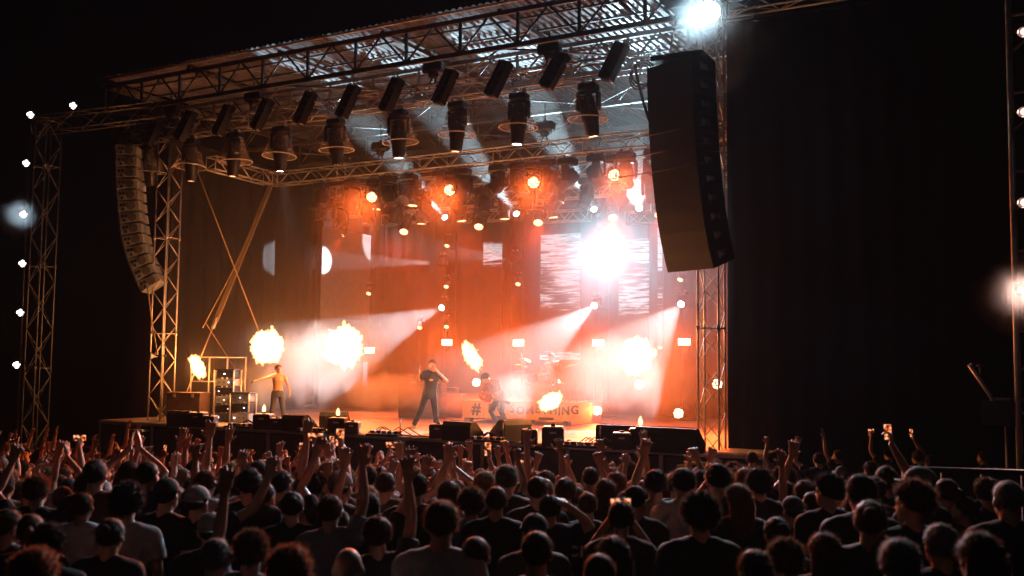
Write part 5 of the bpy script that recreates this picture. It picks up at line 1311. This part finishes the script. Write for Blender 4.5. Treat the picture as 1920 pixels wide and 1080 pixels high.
# ---------------------------------------------------------------- the rows nearer the stage
rc = random.Random(11)
def visible_px(p):
    v = V(p) - CAM_POS; d = v.dot(CF)
    return (960 + FPX * v.dot(CR) / d, 540 - FPX * v.dot(CU) / d, d) if d > .5 else (-9999, 0, d)
cands = []
tries = 0; FAR = []
while tries < 30000 and len(FAR) < 268:
    tries += 1
    px = rc.uniform(-30, 1960); d = 8.2 + (19.5 - 8.2) * rc.random() ** .75
    r = ray(px, 700); p = CAM_POS + r * d; x, y = p.x, p.y
    if y > 12.9 + .5 * math.sin(px * .01) or d < 8.2: continue
    if px > 1400 and d > 9.2 + max(0, (1650 - px)) * .014: continue
    if px > 1640: continue
    mind = .44 if d < 12 else .46
    if any((x - a) ** 2 + (y - b) ** 2 < mind ** 2 for a, b in PLACED): continue
    PLACED.append((x, y)); FAR.append((px, d, x, y))
PK_UP = ['one', 'reach', 'onebent', 'both', 'vee', 'fist', 'clap', 'phoneup', 'wave', 'reach', 'one', 'onebent']
for px, d, x, y in FAR:
    upprob = .58 if px < 1000 else (.42 if px < 1350 else .22)
    up = rc.random() < upprob
    pk = rc.choice(PK_UP) if up else rc.choice(['down', 'turn', 'down'])
    hair = rc.choice(['short', 'short', 'short', 'short', 'crop', 'messy', 'curly', 'long', 'long', 'bun', 'crop', 'cap', 'capback', 'pony'])
    hc = rc.choice(['black', 'dark', 'brown', 'brown', 'red', 'blonde', 'dark']); sh = rc.choice(['black', 'black', 'dark', 'grey', 'navy', 'white', 'maroon', 'olive', 'light'])
    face = math.atan2(-(-14.5 - x), 25 - y)
    side = 'far left' if px < 320 else ('left' if px < 640 else ('left of centre' if px < 960 else ('right of centre' if px < 1350 else 'dark right side')))
    near = 'front' if d > 12.5 else 'middle'
    arm = {'one': 'one arm raised', 'reach': 'an arm reaching forward', 'vee': 'both arms spread high', 'onebent': 'a bent arm', 'both': 'both arms raised', 'fist': 'a raised fist', 'clap': 'hands clapping overhead', 'phoneup': 'a lifted phone', 'wave': 'an arm waving'}.get(pk, 'arms lowered')
    hn = {'short': 'short-haired', 'messy': 'tousle-haired', 'curly': 'curly-haired', 'long': 'long-haired', 'bun': 'bun-haired', 'crop': 'close-cropped', 'cap': 'capped', 'capback': 'backwards-capped', 'pony': 'ponytailed'}[hair]
    o = person(x, y, pk, hair, hc, sh, face + R(rc.uniform(-22, 22)), rc.uniform(.93, 1.07), '%s person in %s top with %s, %s rows, %s' % (hn, sh, arm, near, side), 'crowd in the %s rows, %s' % (near, side), rc.random() < .5, None, None, rc.choice(['black', 'dark', 'light', 'navy']), rc)
    if pk == 'phoneup':
        Pz = PM[pk]['P']; hp_ = Pz['wr'] + V((-.02, .04, .11)); s = o.scale.y
        if o.scale.x < 0: hp_ = V((-hp_.x, hp_.y, hp_.z))
        phone(o.location + Matrix.Rotation(o.rotation_euler.z, 3, 'Z') @ (hp_ * s), o.rotation_euler.z, 'small lit phone lifted in the %s rows, %s, by a %s person' % (near, side, hn), rc.random() < .3)
# lettering on two T-shirts
def back_text(key, txt, z, size, mat, w_):
    o, d = FG[key]
    t = letters(txt, -w_ / 2, z, size, o, mat, -.165, 1.0, .006, 0, 90)
back_text((1101, 950), 'CREW', 1.24, .125, M['print'], .33)
back_text((1554, 925), 'CREW', 1.20, .115, pm('dim_print', (.12, .10, .10), (.08, .07, .07), 30, .8), .30)
_b = MB()                                              # worn print, too dark to read
for _k in range(7): _b.box((-.13 + .042 * _k, -.168, 1.17 + .003 * (_k % 3)), (.026, .006, .045 - .006 * (_k % 2)))
_b.box((0, -.165, 1.27), (.02, .006, .04)).build('shirt_print', M['print_o'], FG[(1313, 970)][0])
# ================================================================ PERFORMERS
def performer(key, P, loc, yaw, s, label, shirt, trous, hair, hc, skin, shoes, **kw):
    m_ = build_person_meshes(key, P, .0115, dec=.5, shoes=True, shirt=shirt is not None, **kw)
    o = bpy.data.objects.new('person', m_['body']); COL.objects.link(o); o.location = loc; o.rotation_euler = (0, 0, yaw); o.scale = (s, s, s); o.color = (*skin, 1)
    tag(o, label, 'person')
    if shirt: put('shirt', m_['shirt'], o).color = (*shirt, 1)
    put('trousers', m_['trousers'], o).color = (*trous, 1); put('shoes', m_['shoes'], o).color = (*shoes, 1)
    if hair: put('hair', HAIR[hair][0], o, P['hd'], P['hrot']).color = (*HAIRC[hc], 1)
    return o, m_
def yaw_to_cam(p, off=0): return math.atan2(-(CAM_POS.x - p.x), CAM_POS.y - p.y) + R(off)
# singer
p = atZ(806, 806, ZF + .005)
P = pose(pel=V((.02, 0, .90)), sp=V((.0, 0, 1.08)), ch=V((-.02, .0, 1.26)), nk=V((-.03, -.01, 1.43)), hd=V((-.03, .03, 1.59)), hrot=(R(2), 0, R(-10)), sr=V((.165, 0, 1.38)), sl=V((-.215, 0, 1.375)),
         er=V((.34, .06, 1.18)), wr=V((.30, .20, 1.43)), dr=V((-.05, .1, 1)), nr=V((-1, .2, 0)), curl_r=.2, el=V((-.40, .12, 1.19)), wl=V((-.12, .24, 1.46)), dl=V((.75, .05, .6)), nl=V((.3, -1, .0)), curl_l=1.1,
         hr=V((.11, 0, .86)), hl=V((-.07, 0, .86)), kr=V((.24, .10, .47)), kl=V((-.12, .08, .45)), ar=V((.40, -.06, .11)), al=V((-.16, -.04, .10)), fr=V((.5, .8, 0)), fl=V((-.15, 1, 0)))
ys = yaw_to_cam(p, 4)
sg, _m = performer('singer', P, p, ys, 1.13, 'singer in a dark T-shirt with one hand raised and a microphone at the mouth', (.045, .045, .06), (.02, .02, .025), 'short', 'brown', (.50, .30, .21), (.55, .36, .12), sleeves=.62)
b = MB()
for k, (dx_, dz_) in enumerate(((-.03, 0), (.0, .012), (.03, .004), (.012, -.012), (-.012, -.01))): b.ell((.0 + dx_, .148, 1.23 + dz_), (.026, .008, .018), None, 8, 6)
b.build('shirt_logo', pm('yellow_print', (.8, .5, .12), (.6, .3, .05), 20, .8), sg)
Ms = Matrix.Rotation(ys, 3, 'Z')
mt = thing('microphone', 'black handheld microphone at the mouth of the singer', 'microphone', p + Ms @ (V((-.055, .165, 1.53)) * 1.13), (0, 0, ys))
b = MB().tube([(0, -.02, .015), (-.05, .10, -.11)], [.014, .018], 8).build('handle', M['black'], mt)
MB().ell((0, -.03, .025), (.026, .026, .026)).build('head', M['grille'], mt)
# shirtless performer pointing left
p = atZ(519, 797, ZF + .005)
P = pose(hrot=(R(10), 0, R(20)), sr=V((.19, .02, 1.42)), er=V((.42, .20, 1.36)), wr=V((.66, .30, 1.30)), dr=V((1, .4, -.1)), nr=V((0, 0, -1)), curl_r=.4, el=V((-.30, -.06, 1.16)), wl=V((-.34, .08, .95)), kl=V((-.14, .1, .5)), al=V((-.2, .0, .09)), kr=V((.14, .04, .5)), ar=V((.17, -.05, .09)))
performer('shirtless', P, p, yaw_to_cam(p, 8), 1.0, 'shirtless performer pointing left in the white smoke', None, (.10, .10, .12), 'short', 'brown', (.58, .36, .26), (.1, .1, .1))
# guitarist leaning over
p = atZ(935, 803, ZF + .005)
P = pose(pel=V((-.02, -.06, .86)), sp=V((.03, .02, 1.02)), ch=V((.08, .12, 1.17)), nk=V((.13, .25, 1.28)), hd=V((.17, .38, 1.35)), hrot=(R(-48), 0, R(-12)), sr=V((.27, .16, 1.20)), sl=V((-.08, .18, 1.24)),
         er=V((.36, .26, .98)), wr=V((.22, .42, .86)), dr=V((-.8, .3, -.2)), nr=V((0, -1, 0)), curl_r=.7, el=V((-.26, .30, 1.0)), wl=V((-.30, .50, .88)), dl=V((-.3, .5, .5)), nl=V((.5, -.5, .5)), curl_l=.9,
         hr=V((.07, -.05, .82)), hl=V((-.11, -.05, .82)), kr=V((.15, .17, .46)), kl=V((-.16, .10, .45)), ar=V((.05, -.05, .10)), al=V((-.24, -.10, .10)), fr=V((.4, .9, 0)), fl=V((-.5, .9, 0)))
yg = yaw_to_cam(p, -38)
performer('guitarist', P, p, yg, 1.06, 'guitarist bent low over the guitar in front of the drum riser', (.30, .12, .08), (.05, .04, .06), 'messy', 'dark', (.5, .3, .21), (.5, .4, .3), sleeves=.9)
gt_ = thing('electric_guitar', 'electric guitar slung low on the bent guitarist', 'guitar', p + Matrix.Rotation(yg, 3, 'Z') @ (V((.10, .46, .86)) * 1.06), (R(8), R(-14), yg))
bd = bmesh.new(); pts = []
for k in range(28):
    a = 2 * math.pi * k / 28; r_ = .17 * (1 + .18 * math.cos(2 * a)) * (1 - .14 * math.exp(-((abs(a - math.pi / 2) % math.pi) / .35) ** 2)) ; pts.append((r_ * math.cos(a) * 1.15, r_ * math.sin(a)))
b = MB(); n = 28; b.add([(x, -.022, z) for x, z in pts] + [(x, .022, z) for x, z in pts], [tuple(range(n)), tuple(reversed(range(n, 2 * n)))] + [(k, k + n, (k + 1) % n + n, (k + 1) % n) for k in range(n)]); bd.free()
b.build('body', M['red'], gt_)
MB().box((-.45, .02, .03), (.62, .022, .05), (0, R(4), 0)).build('neck', M['wood'], gt_); MB().bbox((-.82, .02, .06), (.17, .02, .08), .008).build('headstock', M['wood'], gt_)
MB().box((.02, .027, 0), (.07, .012, .09)).box((.12, .027, 0), (.03, .012, .09)).build('pickup', M['chrome'], gt_)
# drummer
p = kit.location + Matrix.Rotation(ry, 3, 'Z') @ V((.05, .55, 0))
P = pose(pel=V((0, 0, .62)), sp=V((0, .02, .80)), ch=V((0, .05, .98)), nk=V((0, .06, 1.14)), hd=V((0, .10, 1.30)), sr=V((.19, .05, 1.08)), sl=V((-.19, .05, 1.08)), er=V((.32, .12, .86)), wr=V((.22, .36, .92)), dr=V((-.2, 1, .0)), nr=V((-1, 0, 0)), curl_r=.9,
         el=V((-.32, .14, .88)), wl=V((-.16, .36, 1.02)), dl=V((.2, 1, .1)), nl=V((1, 0, 0)), curl_l=.9, hr=V((.1, .02, .56)), hl=V((-.1, .02, .56)), kr=V((.26, .42, .52)), kl=V((-.26, .42, .52)), ar=V((.26, .46, .11)), al=V((-.28, .46, .11)))
yd = yaw_to_cam(p, -18)
dm_, _m = performer('drummer', P, p, yd, 1.08, 'drummer seated behind the cymbals on the riser', (.62, .42, .28), (.06, .05, .05), 'short', 'dark', (.52, .33, .24), (.05, .05, .05), sleeves=.6)
cp = put('cap', CAPM['cap'], dm_, P['hd'], P['hrot']); cp.color = (.06, .05, .05, 1)
Md = Matrix.Rotation(yd, 3, 'Z')
for sd_, q0, q1 in (('right', V((.22, .38, .93)), V((.10, .74, 1.06))), ('left', V((-.15, .40, 1.03)), V((-.02, .70, 1.22)))):
    tag(MB().tube([p + Md @ (q0 * 1.08), p + Md @ (q1 * 1.08)], .009, 6).build('drum_stick', M['yellow']), 'drum stick in the %s hand of the drummer' % sd_, 'drum stick')

# labels that would still coincide are told apart by their order across the crowd
bpy.context.view_layer.update()
dup_ = {}
for o in COL.objects:
    if o.parent is None and o.name.split('.')[0] in ('person', 'phone') and 'label' in o.keys(): dup_.setdefault(o['label'], []).append(o)
for lb, L in dup_.items():
    if len(L) > 1:
        L.sort(key=lambda o: visible_px(o.location)[0])
        for k, o in enumerate(L): o['label'] = lb.replace(' person in ', ' in ') + ', ' + ('leftmost such' if k == 0 else ('rightmost such' if k == len(L) - 1 else ordn[k] + ' such'))
bpy.data.scenes.remove(TMP)
